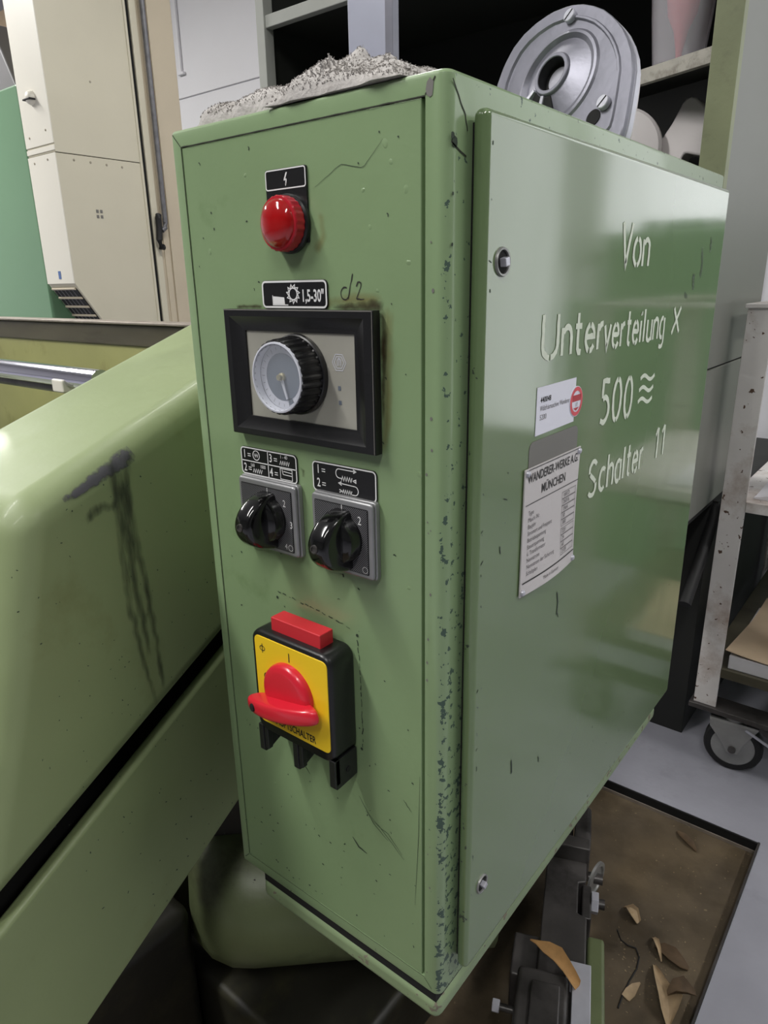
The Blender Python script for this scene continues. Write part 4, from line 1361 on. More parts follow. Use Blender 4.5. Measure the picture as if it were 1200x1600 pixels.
mb.rings(rg)
mb.build('base_casting', M_oldgreen, MM, ang=60)
mb = MB()
mb.box((-0.13, 0.10, 0.30), (0.24, 0.22, 0.4424), M=Mc)
mb.build('dark_void_block', M_oilshade, MM, bevel=0.01)  # added near-black block stands for the dark void above the casting
mb = MB()
mb.box((-1.3, -0.45, -PD), (-0.44, 0.049, 0.24))
mb.build('dark_base_front', M_oilshade, MM, bevel=0.02, seg=4)  # added block keeps the shaded ground below the housing near black
mb = MB()
mb.box((-0.98, 0.055, -PD), (-0.20, 0.46, 0.10))
mb.build('dark_base_foot', M_oilshade, MM, bevel=0.012, seg=3)  # added block covers the pit floor to keep this corner dark
# foot of the machine below the door
O_ = Vector((-0.043, 0.386, 0))
aa = math.radians(22)
Mv = Matrix(((math.cos(aa), -math.sin(aa), 0, O_.x), (math.sin(aa), math.cos(aa), 0, O_.y), (0, 0, 1, 0), (0, 0, 0, 1)))

# ================================================================== CLAMPING VICE on the pit floor
VS = thing('machine_vice', 'oily dark steel clamping vice with bright bolts, on the brown pit floor under the door', 'vice', (-0.043, 0.45, -PD))
def vbox(lo, hi, name, m_, bev=0.002, seg=2, parent=VS):
    q = MB()
    q.box(lo, hi)
    return q.build(name, m_, parent, bevel=bev, seg=seg, M=Mv)
q = MB()
q.prism([(-0.034, -0.10), (0.034, -0.10), (0.034, 0.095), (0.020, 0.100), (0.020, 0.160), (0.032, 0.165), (0.032, 0.24), (-0.034, 0.24)], lambda x, y: Vector((x, y, 0.02)), lambda x, y: Vector((x, y, 0.098)))
q.build('slide_bed', M_darksteel, VS, bevel=0.003, seg=3, M=Mv)
vbox((-0.034, 0.205, 0.096), (0.036, 0.232, 0.128), 'fixed_jaw', M_darksteel, 0.003)
vbox((0.010, 0.232, 0.02), (0.038, 0.330, 0.118), 'jaw_lug', M_darksteel, 0.010, 4)
vbox((-0.034, 0.236, 0.02), (0.008, 0.330, 0.085), 'end_block', M_darksteel, 0.006, 3)
vbox((0.026, 0.098, 0.03), (0.041, 0.165, 0.092), 'side_clamp', M_darksteel, 0.003)
q = MB()
q.lathe((0, 0, 0), (1, 0, 0), [(0.030, 0), (0.030, 0.004), (0.023, 0.0048), (0.022, 0.002), (0.006, 0.002)], 40)
q.build('washer_ring', M_zinc, VS, M=Mv @ Matrix.Translation((0.047, 0.205, 0.070)) @ Matrix.Rotation(-0.45, 4, 'Z'))
q = MB()
q.cyl((0.036, 0.205, 0.070), (0.060, 0.205, 0.070), 0.009, 18)
q.build('bolt_shank', M_darksteel, VS, M=Mv)
q = MB()
q.lathe((0.041, 0.140, 0.083), (1, 0, 0), [(0.0165, 0), (0.0170, 0.001), (0.0170, 0.010), (0.0160, 0.011)], 6)
q.build('hex_bolt', M_steel, VS, M=Mv, ang=20)
q = MB()
q.cyl((0.050, 0.140, 0.083), (0.062, 0.140, 0.083), 0.008, 16)
q.build('bolt_end', M_darksteel, VS, M=Mv)
vbox((-0.060, -0.15, 0.02), (0.012, -0.030, 0.122), 'moving_jaw', M_darksteel, 0.008, 4)
vbox((-0.040, -0.14, 0.120), (0.000, -0.054, 0.128), 'jaw_cap', M_darksteel, 0.003)
vbox((-0.074, 0.0, -0.01), (-0.034, 0.075, 0.060), 'bed_flange', M_darksteel, 0.004)
q = MB()
q.prism([(0.015, -0.15), (0.040, -0.15), (0.040, -0.008), (0.006, -0.008), (0.006, -0.036), (0.015, -0.040)], lambda x, y: Vector((x, y, 0.100)), lambda x, y: Vector((x, y, 0.122)))
q.build('jaw_plate', M_steel, VS, bevel=0.001, M=Mv)
vbox((0.036, -0.10, -0.012), (0.062, 0.080, 0.080), 'green_side', M_oldgreen, 0.006, 3)
q = MB()
q.lathe((-0.084, -0.075, 0.085), (1, 0, 0), [(0.0085, -0.006), (0.0090, -0.005), (0.0090, 0.003), (0.0085, 0.004)], 6)
q.build('hex_bolt', M_steel, VS, M=Mv, ang=20)
q = MB()
q.cyl((-0.080, -0.075, 0.085), (-0.055, -0.075, 0.085), 0.005, 12)
q.build('bolt_shank', M_darksteel, VS, M=Mv)
vbox((-0.035, -0.1, -PD), (0.036, 0.30, 0.022), 'foot', M_darksteel, 0.004)

# ================================================================== DEBRIS in the pit
def flake(name, label, cat, c, pts, curl, m_, group=None, tilt=(0, 0, 0), th=0.0012, lift=0.0):
    """a curled flake: outline strip points (x, halfwidth)"""
    q = MB()
    n = len(pts)
    top, bot = [], []
    for k_, dz in ((0, th), (1, 0.0)):
        rows_ = []
        for i, (x, hw, yc) in enumerate(pts):
            row = []
            for j in range(5):
                s = j / 4 * 2 - 1
                z = curl * (s * s) * hw + lift * math.sin(PI * i / (n - 1)) + 0.0015 * noise.noise(Vector((x * 90, s * 2, c[0] * 40)))
                row.append(q.b.verts.new((x + 0.10 * hw * noise.noise(Vector((x * 300, s * 3, 4))), yc + s * hw * (1 + 0.45 * noise.noise(Vector((x * 260 + c[0] * 70, s, 2)))), max(0.0006, z + 0.0016) + dz)))
            rows_.append(row)
        for i in range(n - 1):
            for j in range(4):
                q.b.faces.new((rows_[i][j], rows_[i][j + 1], rows_[i + 1][j + 1], rows_[i + 1][j]))
        if k_ == 0:
            top = rows_
        else:
            bot = rows_
    per = lambda R_: R_[0] + [R_[i][4] for i in range(1, n)] + R_[-1][3::-1] + [R_[i][0] for i in range(n - 2, 0, -1)]
    A, B = per(top), per(bot)
    for i in range(len(A)):
        k = (i + 1) % len(A)
        q.b.faces.new((A[i], A[k], B[k], B[i]))
    M_ = Matrix.Translation(c) @ Matrix.Rotation(tilt[2], 4, 'Z') @ Matrix.Rotation(tilt[1], 4, 'Y') @ Matrix.Rotation(tilt[0], 4, 'X')
    o_ = q.build(name, m_, M=M_)
    return tag(o_, label, cat, group)
flake('bark_piece', 'long curved tan bark strip lying across the dark vice', 'bark', (-0.0930, 0.3720, 0.1120),
      [(0, 0.0008, 0.012), (0.012, 0.004, 0.010), (0.030, 0.010, 0.006), (0.050, 0.0125, 0.0), (0.068, 0.0115, -0.008), (0.082, 0.010, -0.016), (0.092, 0.008, -0.022)], 0.5, M_bark, tilt=(0, -0.14, -0.02), lift=0.004)
DEB = 'wood shavings in the pit'
zf = -PD
flake('wood_shaving', 'small pale curled shaving right of the ringed bolt', 'shaving', (-0.040, 0.655, zf), [(0, 0.002, 0), (0.012, 0.009, 0.001), (0.024, 0.011, 0.002), (0.036, 0.005, 0.0)], 0.8, M_shaving, DEB, tilt=(0, 0, -0.5), lift=0.010)
flake('wood_shaving', 'long pale twisted shaving nearest the right rim of the pit', 'shaving', (0.040, 0.575, zf), [(0, 0.002, 0), (0.02, 0.006, 0.0), (0.045, 0.010, 0.003), (0.068, 0.016, 0.006), (0.085, 0.012, 0.004), (0.1, 0.004, 0.0)], 0.9, M_shaving, DEB, tilt=(0, 0, -1.05), lift=0.012)
flake('wood_shaving', 'dark brown curled shaving lying on the long pale one', 'shaving', (0.076, 0.525, zf + 0.016), [(0, 0.004, 0), (0.012, 0.011, 0.0), (0.028, 0.013, 0.0), (0.042, 0.004, 0.0)], 1.0, M_darkshaving, DEB, tilt=(0, -0.15, 0.5), lift=0.008)
flake('wood_shaving', 'broad crumbly brown shaving in the middle of the pit floor', 'shaving', (0.030, 0.612, zf), [(0, 0.003, 0), (0.012, 0.010, 0.0), (0.030, 0.014, -0.004), (0.048, 0.010, -0.006), (0.058, 0.003, -0.004)], 0.4, M_darkshaving, DEB, tilt=(0, 0, -0.1), lift=0.006)
flake('wood_shaving', 'narrow bright splinter beside the broad brown shaving', 'shaving', (0.022, 0.625, zf), [(0, 0.003, 0), (0.014, 0.005, 0.0), (0.030, 0.003, 0.0), (0.044, 0.001, 0.0)], 0.6, M_shaving, DEB, tilt=(0, 0, -0.95), lift=0.012)
flake('wood_shaving', 'flat pale triangular chip left of the long pale shaving', 'shaving', (0.024, 0.492, zf), [(0, 0.007, 0), (0.012, 0.008, 0.0), (0.026, 0.006, 0.001), (0.040, 0.001, 0.002)], 0.1, M_shaving, DEB, tilt=(0, 0, 1.3), lift=0.003)
flake('wood_shaving', 'rust brown sliver far back on the pit floor', 'shaving', (-0.020, 0.900, zf), [(0, 0.002, 0), (0.015, 0.007, 0.0), (0.035, 0.008, 0.002), (0.055, 0.002, 0.0)], 0.3, M_darkshaving, DEB, tilt=(0, 0, -0.6), lift=0.003)
mb = MB()
rc_ = random.Random(77)
for k in range(260):
    x, y = rc_.uniform(-0.05, 0.115), rc_.uniform(0.42, 0.92)
    if rc_.random() < 0.5:
        x, y = rc_.gauss(0.045, 0.035), rc_.gauss(0.57, 0.05)
    if x > 0.116 or x < -0.10 or y > 0.925:
        continue
    s_, a = rc_.uniform(0.0006, 0.0020), rc_.uniform(0, PI)
    u_, v_ = Vector((math.cos(a), math.sin(a), 0)) * s_, Vector((-math.sin(a), math.cos(a), rc_.uniform(0, 0.6))) * s_ * rc_.uniform(0.25, 0.6)
    c_ = Vector((x, y, -PD + 0.0004 + abs(v_.z)))
    mb.face([c_ - u_ - v_, c_ + u_ * 0.8 - v_, c_ + u_ + v_, c_ - u_ * 0.6 + v_])
saw = stuff(mb.build('sawdust_crumbs', M_crumb, flat=True, fixn=False))
saw['label'] = 'fine scattered sawdust crumbs on the brown pit floor'
saw['category'] = 'sawdust'
mb = MB()
wire = [(-0.020, 0.560, zf + 0.05), (-0.016, 0.572, zf + 0.02), (-0.008, 0.585, zf + 0.002), (0.006, 0.588, zf + 0.0018), (0.016, 0.575, zf + 0.0018), (0.020, 0.552, zf + 0.0018), (0.018, 0.525, zf + 0.0018), (0.018, 0.495, zf + 0.0018), (0.020, 0.470, zf + 0.0018)]
mb.tube(wire, 0.0013, 8)
tag(mb.build('thin_wire', M_blackrubber), 'thin dark wire curling over the brown pit floor from the bolt', 'wire')

# ================================================================== RAG on the cabinet
RAG = thing('cleaning_rag', 'crumpled grey white terry cleaning rag on the front edge of the cabinet top', 'rag', (-0.12, 0.05, ZT))
def rag_surface(u, v, layer):
    if layer == 0:      # long flat tail to the left
        x = -0.230 + 0.140 * u
        y = 0.001 + 0.056 * v + 0.008 * (1 - u)
        h = 0.0185 * (math.sin(PI * min(1, max(0, v))) ** 0.35) * min(1, u * 9) ** 0.5
    elif layer == 1:    # folded bundle to the right, lower fold
        x = -0.142 + 0.112 * u
        y = -0.002 + 0.058 * v
        h = 0.0195 * (math.sin(PI * v) ** 0.45) * min(1, (1.0 - u) * 2.2) ** 0.7 * min(1, 0.30 + u * 4)
    else:               # upper fold, set back
        x = -0.162 + 0.138 * u
        y = 0.026 + 0.070 * v - 0.006 * u
        h = 0.0385 * (math.sin(PI * v) ** 0.4) * min(1, (1.0 - u) * 1.5) ** 0.7 * min(1, 0.45 + u * 5)
    p_ = Vector((x * 38, y * 38, layer * 7.0))
    h *= 0.90 + 0.42 * noise.noise(p_) + 0.20 * noise.noise(p_ * 2.3)
    x += 0.004 * noise.noise(Vector((y * 60, layer, 3.3)))
    y += 0.004 * noise.noise(Vector((x * 70, layer, 8.3)))
    return Vector((x, y, ZT + 0.0005 + max(0.0, h)))
fuzz = MB()
for layer, nm in ((0, 'flat_tail'), (1, 'lower_fold'), (2, 'upper_fold')):
    q = MB()
    NU, NV = 46, 26
    g_ = [[rag_surface(i / NU, j / NV, layer) for i in range(NU + 1)] for j in range(NV + 1)]
    vs = [[q.b.verts.new(p_) for p_ in r_] for r_ in g_]
    for j in range(NV):
        for i in range(NU):
            q.b.faces.new((vs[j][i], vs[j][i + 1], vs[j + 1][i + 1], vs[j + 1][i]))
    bt = [[q.b.verts.new((g_[j][i].x, g_[j][i].y, ZT + 0.0003)) for i in (0, NU)] for j in (0, NV)]
    per = [vs[0][i] for i in range(NU + 1)] + [vs[j][NU] for j in range(1, NV + 1)] + [vs[NV][i] for i in range(NU - 1, -1, -1)] + [vs[j][0] for j in range(NV - 1, 0, -1)]
    bot = [q.b.verts.new((p_.co.x, p_.co.y, ZT + 0.0003)) for p_ in per]
    for i in range(len(per)):
        k = (i + 1) % len(per)
        q.b.faces.new((per[k], per[i], bot[i], bot[k]))
    q.b.faces.new(bot)
    for v_ in [v for r_ in bt for v in r_]:
        q.b.verts.remove(v_)
    q.build(nm, M_rag, RAG, ang=70)
    rr = random.Random(layer + 40)
    for k in range(2600):
        u_, v_ = rr.random(), rr.random() * 0.9 + 0.02
        p_ = rag_surface(u_, v_, layer)
        d_ = Vector((rr.uniform(-1, 1), rr.uniform(-1, 0.5), rr.uniform(0.4, 1.2))).normalized()
        e_ = Vector((rr.uniform(-1, 1), rr.uniform(-1, 1), rr.uniform(-0.6, 0.6))).normalized()
        l_ = rr.uniform(0.0007, 0.0014)
        w_ = Vector((-d_.y, d_.x, 0.1)).normalized() * 0.00030
        c0, c1, c2, c3 = p_ - d_ * 0.0006, p_ + d_ * l_ * 0.5, p_ + d_ * l_ * 0.85 + e_ * l_ * 0.3, p_ + d_ * l_ * 0.55 + e_ * l_ * 0.6
        for (A, B) in ((c0, c1), (c1, c2), (c2, c3)):
            fuzz.b.faces.new([fuzz.b.verts.new(z_) for z_ in (A - w_, A + w_, B + w_, B - w_)])
    if layer == 0:
        for k in range(26):
            p_ = rag_surface(0.9 + 0.1 * rr.random(), rr.random() * 0.5, 0) + Vector((0, -0.001, 0.004))
            d_ = Vector((rr.uniform(-0.6, 0.6), -0.3, rr.uniform(0.5, 1))).normalized()
            w_ = Vector((0.0004, 0, 0.0002))
            q0 = p_
            for s_ in range(4):
                q1 = q0 + (d_ + Vector((rr.uniform(-0.6, 0.6), rr.uniform(-0.4, 0.4), rr.uniform(-0.7, 0.2)))) * 0.0018
                fuzz.b.faces.new([fuzz.b.verts.new(z_) for z_ in (q0 - w_, q0 + w_, q1 + w_, q1 - w_)])
                q0 = q1
stuff(fuzz.build('terry_loops', M_rag, RAG, flat=True, fixn=False))

# ================================================================== ALUMINIUM POST on the cabinet
AP = thing('aluminium_post', 'upright square aluminium post on a base plate behind the rag', 'post', (-0.335, 0.36, ZT))
# it stands just left behind the cabinet top, on a bracket carried by the machine
mb = MB()
mb.box((-0.371, 0.350, 1.262), (-0.3165, 0.362, 1.95))
mb.build('post', M_alubar, AP, bevel=0.0012)
mb = MB()
mb.box((-0.3163, 0.349, 1.262), (-0.3055, 0.361, 1.95))
mb.build('side_strip', M_alu, AP, bevel=0.001)
mb = MB()
mb.prism([(-0.405, 1.2665), (-0.342, 1.2900), (-0.275, 1.2700), (-0.275, 1.250), (-0.405, 1.250)], lambda x, z: Vector((x, 0.332, z)), lambda x, z: Vector((x, 0.336, z)))
mb.build('base_sheet', M_alubar, AP)
mb = MB()
mb.box((-0.400, 0.336, 1.245), (-0.280, 0.440, 1.262))
mb.box((-0.390, 0.345, ZT - 0.06), (-0.290, 0.430, 1.246))
mb.build('base_block', M_darksteel, AP, bevel=0.002)

# ================================================================== GEAR COVER leaning on the cabinet top
n_ = Vector((-0.23187, -0.92639, 0.29671))
a_ = Vector((0.97007, -0.24281, 0))
b_ = Vector((0.07204, 0.28783, 0.95497))
C_ = Vector((-0.1128, 0.36, 1.2400))
Mg = Matrix(((a_.x, b_.x, n_.x, C_.x), (a_.y, b_.y, n_.y, C_.y), (a_.z, b_.z, n_.z, C_.z), (0, 0, 0, 1)))
GC = thing('gear_cover', 'round cast aluminium gear cover with open hub leaning on the cabinet top', 'cover', (-0.10, 0.345, ZT))
og = [(-81, -12), (-81.6, 10), (-78, 28), (-70, 44), (-59, 54.5), (-44, 62), (-26, 66.8), (-4, 67), (12, 63.5), (26, 58), (40, 50.5), (54, 40), (67, 27.5), (77, 14.5), (85, 1), (90, -13), (92.5, -30), (95, -52), (96, -70), (90, -78), (60, -79.5), (20, -80), (-25, -77), (-55, -64), (-72, -42)]
og = [(x / 1000, y / 1000) for (x, y) in og]
NS = 72
def resample(poly, n):
    P = [Vector(q) for q in poly] + [Vector(poly[0])]
    D = [0]
    for i in range(1, len(P)):
        D.append(D[-1] + (P[i] - P[i - 1]).length)
    out, i = [], 0
    for k in range(n):
        d = D[-1] * k / n
        while D[i + 1] < d:
            i += 1
        out.append(P[i].lerp(P[i + 1], (d - D[i]) / (D[i + 1] - D[i])))
    return out
og2 = resample(og, NS)
a0s = [math.atan2(p_.y + 0.004, p_.x - 0.001) for p_ in og2]
def circ(cx_, cy_, r_, z_):
    return [Vector((cx_ + r_ * math.cos(t), cy_ + r_ * math.sin(t), z_)) for t in a0s]
def scaled(k, z_):
    return [Vector((0.004 + (p_.x - 0.004) * k, -0.008 + (p_.y + 0.008) * k, z_)) for p_ in og2]
mb = MB()
mb.rings([scaled(0.985, -0.006), scaled(1.0, -0.005), scaled(1.0, -0.0006), scaled(0.99, 0.0), scaled(0.865, 0.0), scaled(0.85, 0.0018), scaled(0.825, 0.0018), scaled(0.805, -0.0006),
          circ(0.003, -0.005, 0.0475, -0.0006), circ(0.003, -0.005, 0.0455, 0.0015), circ(0.003, -0.005, 0.0430, 0.0022), circ(0.002, -0.003, 0.038, -0.002), circ(-0.001, 0.0, 0.0205, 0.0035), circ(-0.001, 0, 0.0198, 0.0060), circ(-0.001, 0, 0.0190, 0.0068), circ(-0.001, 0, 0.0162, 0.0068), circ(-0.001, 0, 0.0156, 0.0060)],
         cap0=False, cap1=False)
mb.build('cover_plate', M_alu, GC, M=Mg, ang=24)
mb = MB()
mb.rings([circ(-0.001, 0, 0.0156, 0.0060), circ(-0.001, 0, 0.0152, -0.006), circ(-0.001, 0, 0.0118, -0.0062), circ(-0.001, 0, 0.0112, -0.015)], cap0=False)
mb.build('hub_bore', M_bore, GC, M=Mg, ang=24)  # bore coloured dark in place of the shade inside it
mb = MB()
mb.rings([scaled(0.97, -0.0062), scaled(0.985, -0.0064), scaled(0.985, -0.0075), scaled(1.0, -0.008), scaled(1.0, -0.014), scaled(0.97, -0.016)])
mb.build('gasket_flange', M_steel, GC, M=Mg, ang=24)
mb = MB()
mb.rings([scaled(0.95, -0.0158), scaled(0.94, -0.022), scaled(0.88, -0.030), scaled(0.70, -0.034)])
mb.build('rear_housing', M_palegrey, GC, M=Mg, ang=40)
for (a0_, a1_) in ((-104, -78), (-140, -112)):
    mb = MB()
    o_, i_ = [], []
    for k in range(9):
        t = math.radians(a0_ + (a1_ - a0_) * k / 8)
        i_.append(Vector((-0.001 + 0.0212 * math.cos(t), 0.0212 * math.sin(t), 0.0042)))
        o_.append(Vector((0.003 + 0.0385 * math.cos(t), -0.004 + 0.0385 * math.sin(t), 0.0010)))
    mb.rings([i_ + o_[::-1], [p_ - Vector((0, 0, 0.006)) for p_ in i_ + o_[::-1]]])
    mb.build('hub_dark_patch', M_darkgap, GC, M=Mg, flat=True)  # black patches on the solid cone stand for dark openings
for (x, y) in ((0.0026, 0.0540), (0.0691, -0.0395), (-0.062, -0.030)):
    mb = MB()
    mb.lathe((x, y, 0), (0, 0, 1), [(0.0062, 0.0), (0.0062, 0.0045), (0.0056, 0.0052)], 22, cap1=True)
    sc_ = mb.build('slotted_screw', M_steel, GC, M=Mg)
    mb = MB()
    mb.box((x - 0.0055, y - 0.0007, 0.0050), (x + 0.0055, y + 0.0007, 0.0054), M=Matrix.Translation((x, y, 0)) @ Matrix.Rotation(0.9, 4, 'Z') @ Matrix.Translation((-x, -y, 0)))
    mb.build('screw_slot', M_darkgap, sc_, M=Mg, flat=True)
for (p0_, p1_) in (((-0.006, -0.020), (-0.009, -0.044)), ((-0.019, -0.012), (-0.037, -0.026))):
    mb = MB()
    d_ = (Vector(p1_) - Vector(p0_)).normalized()
    t_ = Vector((-d_.y, d_.x)) * 0.0018
    P = [Vector(p0_) - t_, Vector(p0_) + t_, Vector(p1_) + t_ * 1.3, Vector(p1_) - t_ * 1.3]
    mb.rings([[Vector((q_.x, q_.y, -0.003)) for q_ in P], [Vector((q_.x, q_.y, 0.0062 if i_ < 2 else 0.0026)) for i_, q_ in enumerate(P)]])
    mb.build('hub_rib', M_steel, GC, M=Mg, bevel=0.0004)
mb = MB()
mb.prism([(0.0, -0.0230), (0.016, -0.0190), (0.026, -0.030), (0.020, -0.043), (0.004, -0.0445), (-0.006, -0.043)], lambda x, y: Vector((x, y, -0.002)), lambda x, y: Vector((x, y, 0.0004))) if False else mb.lathe((0.0594, -0.050, 0), (0, 0, 1), [(0.0075, -0.0005), (0.0075, 0.0003)], 20)
mb.build('oil_hole', M_darkgap, GC, M=Mg)

# ================================================================== STEEL RACK behind the cabinet
RK = thing('steel_rack', 'tall olive grey steel rack with dark empty interior behind the cabinet', 'rack', (-0.64, 1.15, 0))
def rbox(lo, hi, name, m_, bev=0.0015, parent=RK):
    q = MB()
    q.box(lo, hi)
    return q.build(name, m_, parent, bevel=bev, seg=2)
rbox((-0.1385, 0.95, 0.60), (-0.0965, 0.972, 2.3), 'front_post', M_rackgreen)
rbox((-0.1035, 0.962, 0.60), (-0.0985, 1.362, 0.888), 'side_panel', M_rackside)
rbox((-0.1015, 0.961, 0.892), (-0.0970, 1.362, 2.3), 'side_panel', M_rackside)
rbox((-1.168, 0.95, 0.0), (-1.142, 0.98, 2.3), 'front_post', M_rackpost)
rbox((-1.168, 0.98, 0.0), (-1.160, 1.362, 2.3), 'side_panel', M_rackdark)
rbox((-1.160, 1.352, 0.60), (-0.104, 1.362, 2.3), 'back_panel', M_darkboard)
q = MB()
q.box((-1.142, 0.955, 1.617), (-0.14, 0.975, 1.643))
q.build('shelf_edge', M_rackpost, RK, bevel=0.002)
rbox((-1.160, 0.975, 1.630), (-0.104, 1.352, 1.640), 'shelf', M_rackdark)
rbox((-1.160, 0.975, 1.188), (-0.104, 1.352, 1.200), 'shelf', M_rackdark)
rbox((-1.160, 1.205, 0.0), (-0.104, 1.352, 0.60), 'base_shade_box', M_darkboard)  # added dark box stands for the shade under the rack
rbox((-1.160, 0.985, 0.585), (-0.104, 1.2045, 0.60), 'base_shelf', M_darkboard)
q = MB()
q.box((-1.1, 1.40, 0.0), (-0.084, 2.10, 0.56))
tag(q.build('shade_filler', M_darkboard, bevel=0.006), 'added near black shade chest on the floor behind the rack and trolley', 'filler')  # added dark box stands for the shade behind rack and trolley
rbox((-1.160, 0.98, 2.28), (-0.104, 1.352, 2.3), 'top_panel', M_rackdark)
# skew plank resting inside the rack
pk = MB()
d_ = Vector((-0.274 + 0.1376, 1.0003 - 0.9433, 0)).normalized()
t_ = Vector((d_.y, -d_.x, 0))
A0 = Vector((-0.112, 0.962, 0)) + Vector((-0.03, 0.012, 0))
mk = Matrix(((d_.x, t_.x, 0, A0.x), (d_.y, t_.y, 0, A0.y), (0, 0, 1, 0), (0, 0, 0, 1)))
pk.box((0.0, 0.0, 1.376), (0.30, 0.012, 1.400), M=mk)
plank = pk.build('shelf_edge', M_shelfwood, RK, bevel=0.001)
pk = MB()
pk.prism([(0.002, 0.0122), (0.30, 0.0122), (0.30, 0.12), (0.03, 0.12), (0.012, 0.06)], lambda x, y: mk @ Vector((x, y, 1.388)), lambda x, y: mk @ Vector((x, y, 1.400)))
pk.build('skew_shelf', M_rackdark, RK)  # board coloured dark for the plank's shaded underside

JG = thing('plastic_beaker', 'cloudy white plastic beaker with a red filling on the skew shelf', 'beaker', (-0.228, 1.072, 1.400))
mb = MB()
mb.lathe((-0.228, 1.072, 1.4003), (0, 0, 1), [(0.038, 0.0), (0.042, 0.003), (0.050, 0.08), (0.056, 0.16), (0.059, 0.162), (0.0555, 0.160), (0.0485, 0.08), (0.0405, 0.006), (0.0005, 0.005)], 40, cap1=False)
mb.build('beaker_wall', M_jug, JG)
mb = MB()
mb.lathe((-0.228, 1.072, 1.4070), (0, 0, 1), [(0.004, 0.0), (0.006, 0.02), (0.012, 0.05), (0.024, 0.075), (0.029, 0.11), (0.024, 0.15), (0.002, 0.155)], 32)
mb.build('red_cone', M_jugred, JG)

# pale plastic pieces standing in the rack
PH = [(-0.2800, 1.2003), (-0.2600, 1.2820), (-0.2363, 1.3197), (-0.2230, 1.3500), (-0.2170, 1.3575), (-0.2085, 1.3600), (-0.1990, 1.3565), (-0.1778, 1.3368), (-0.150, 1.300), (-0.145, 1.2550), (-0.172, 1.2565), (-0.2020, 1.2650), (-0.2065, 1.2645), (-0.2100, 1.2590), (-0.2150, 1.2003)]
mb = MB()
mb.prism(PH, lambda x, z: Vector((x, 1.080 + 0.15 * (z - 1.2), z)), lambda x, z: Vector((x, 1.130 + 0.15 * (z - 1.2), z)))
tag(mb.build('plastic_hood', M_palegrey, bevel=0.007, seg=4), 'pale grey pointed plastic hood with a notch, beside the olive rack post', 'hood')
mb = MB()
mb.lathe((-0.315, 1.06, 1.2755), (0.15, -1, 0.0), [(0.060, -0.022), (0.0705, -0.020), (0.0745, -0.010), (0.0745, 0.004), (0.070, 0.010), (0.055, 0.013), (0.02, 0.013)], 48)
tag(mb.build('plastic_disc', M_palegrey), 'pale grey rounded disc on edge, half hidden behind the gear cover', 'disc')

# hose lying along the rack's base
mb = MB()
mb.tube([(-0.0925, 1.03, 0.415), (-0.0925, 1.09, 0.47), (-0.0925, 1.15, 0.525), (-0.0925, 1.205, 0.58)], 0.0125, 14)
mb.box((-0.1045, 1.206, 0.556), (-0.0930, 1.222, 0.59))
mb.build('black_handrail', M_blackrubber, RK)

# ================================================================== BEIGE CABINET (left background)
BC = thing('beige_control_cabinet', 'tall beige control cabinet with side panels and a slanted black grille at its foot', 'cabinet', (-3.15, 1.6, 0.6))
X0 = -3.0
def bprism(poly, x0, x1, name, m_, bev=0.003, parent=BC):
    q = MB()
    q.prism(poly, lambda y, z: Vector((x0, y, z)), lambda y, z: Vector((x1, y, z)))
    return q.build(name, m_, parent, bevel=bev, seg=2)
bprism([(1.418, 1.6245), (1.845, 1.6245), (1.845, 2.75), (1.418, 2.75)], -3.246, X0, 'upper_case', M_beige)
bprism([(1.418, 1.0735), (1.70, 0.653), (1.845, 0.60), (1.845, 1.622), (1.418, 1.622)], -3.246, X0 - 0.001, 'lower_case', M_beige)
bprism([(1.421, 1.620), (1.84, 1.620), (1.84, 1.634), (1.421, 1.634)], -3.243, X0 - 0.004, 'joint_recess', M_seam, 0)
bprism([(1.4140, 1.660), (1.4185, 1.660), (1.4185, 2.75), (1.4140, 2.75)], -3.246, -2.998, 'front_sheet', M_beige2, 0.001)
bprism([(1.4140, 1.632), (1.4185, 1.632), (1.4185, 1.652), (1.4140, 1.652)], -3.246, -2.998, 'front_strip', M_beige2, 0.001)
bprism([(1.4140, 1.0735), (1.4185, 1.0735), (1.4185, 1.622), (1.4140, 1.622)], -3.246, -2.999, 'front_sheet', M_beige2, 0.001)
bprism([(1.84, 0.60), (1.853, 0.60), (1.853, 2.75), (1.84, 2.75)], -3.246, X0 + 0.005, 'edge_strip', M_beige, 0.002)
bprism([(1.8535, 0.60), (1.8672, 0.60), (1.8672, 2.75), (1.8535, 2.75)], -3.2, X0 + 0.001, 'dark_joint', M_darkgap, 0)
mb = MB()
mb.lathe((-3.124, 1.4140, 1.850), (0, -1, 0), [(0.030, 0), (0.028, 0.010), (0.023, 0.020), (0.014, 0.026), (0.002, 0.028)], 32)
mb.build('signal_dome', M_beige2, BC)
mb = MB()
mb.box((-3.156, 1.384, 1.838), (-3.092, 1.4138, 1.845))
mb.build('dome_tray', M_grille, BC, bevel=0.003)
for (y, z) in ((1.50, 1.600), (1.58, 1.598), (1.66, 1.596), (1.74, 1.594), (1.63, 1.93)):
    mb = MB()
    mb.lathe((X0 - 0.001, y, z), (1, 0, 0), [(0.0055, 0), (0.0045, 0.0025), (0.001, 0.003)], 12)
    mb.build('screw', M_beigescrew, BC)
for (x, z) in ((-3.19, 1.595), (-3.07, 1.600), (-3.20, 1.70), (-3.05, 1.715)):
    mb = MB()
    mb.lathe((x, 1.4142, z), (0, -1, 0), [(0.0050, 0), (0.0040, 0.0025), (0.001, 0.003)], 12)
    mb.build('screw', M_beigescrew, BC)
mb = MB()
mb.box((-3.128, 1.4125, 1.095), (-3.106, 1.4139, 1.130))
lb = mb.build('blue_label', mat('blue_label', (84, 110, 160), 0.5), BC)
mb = MB()
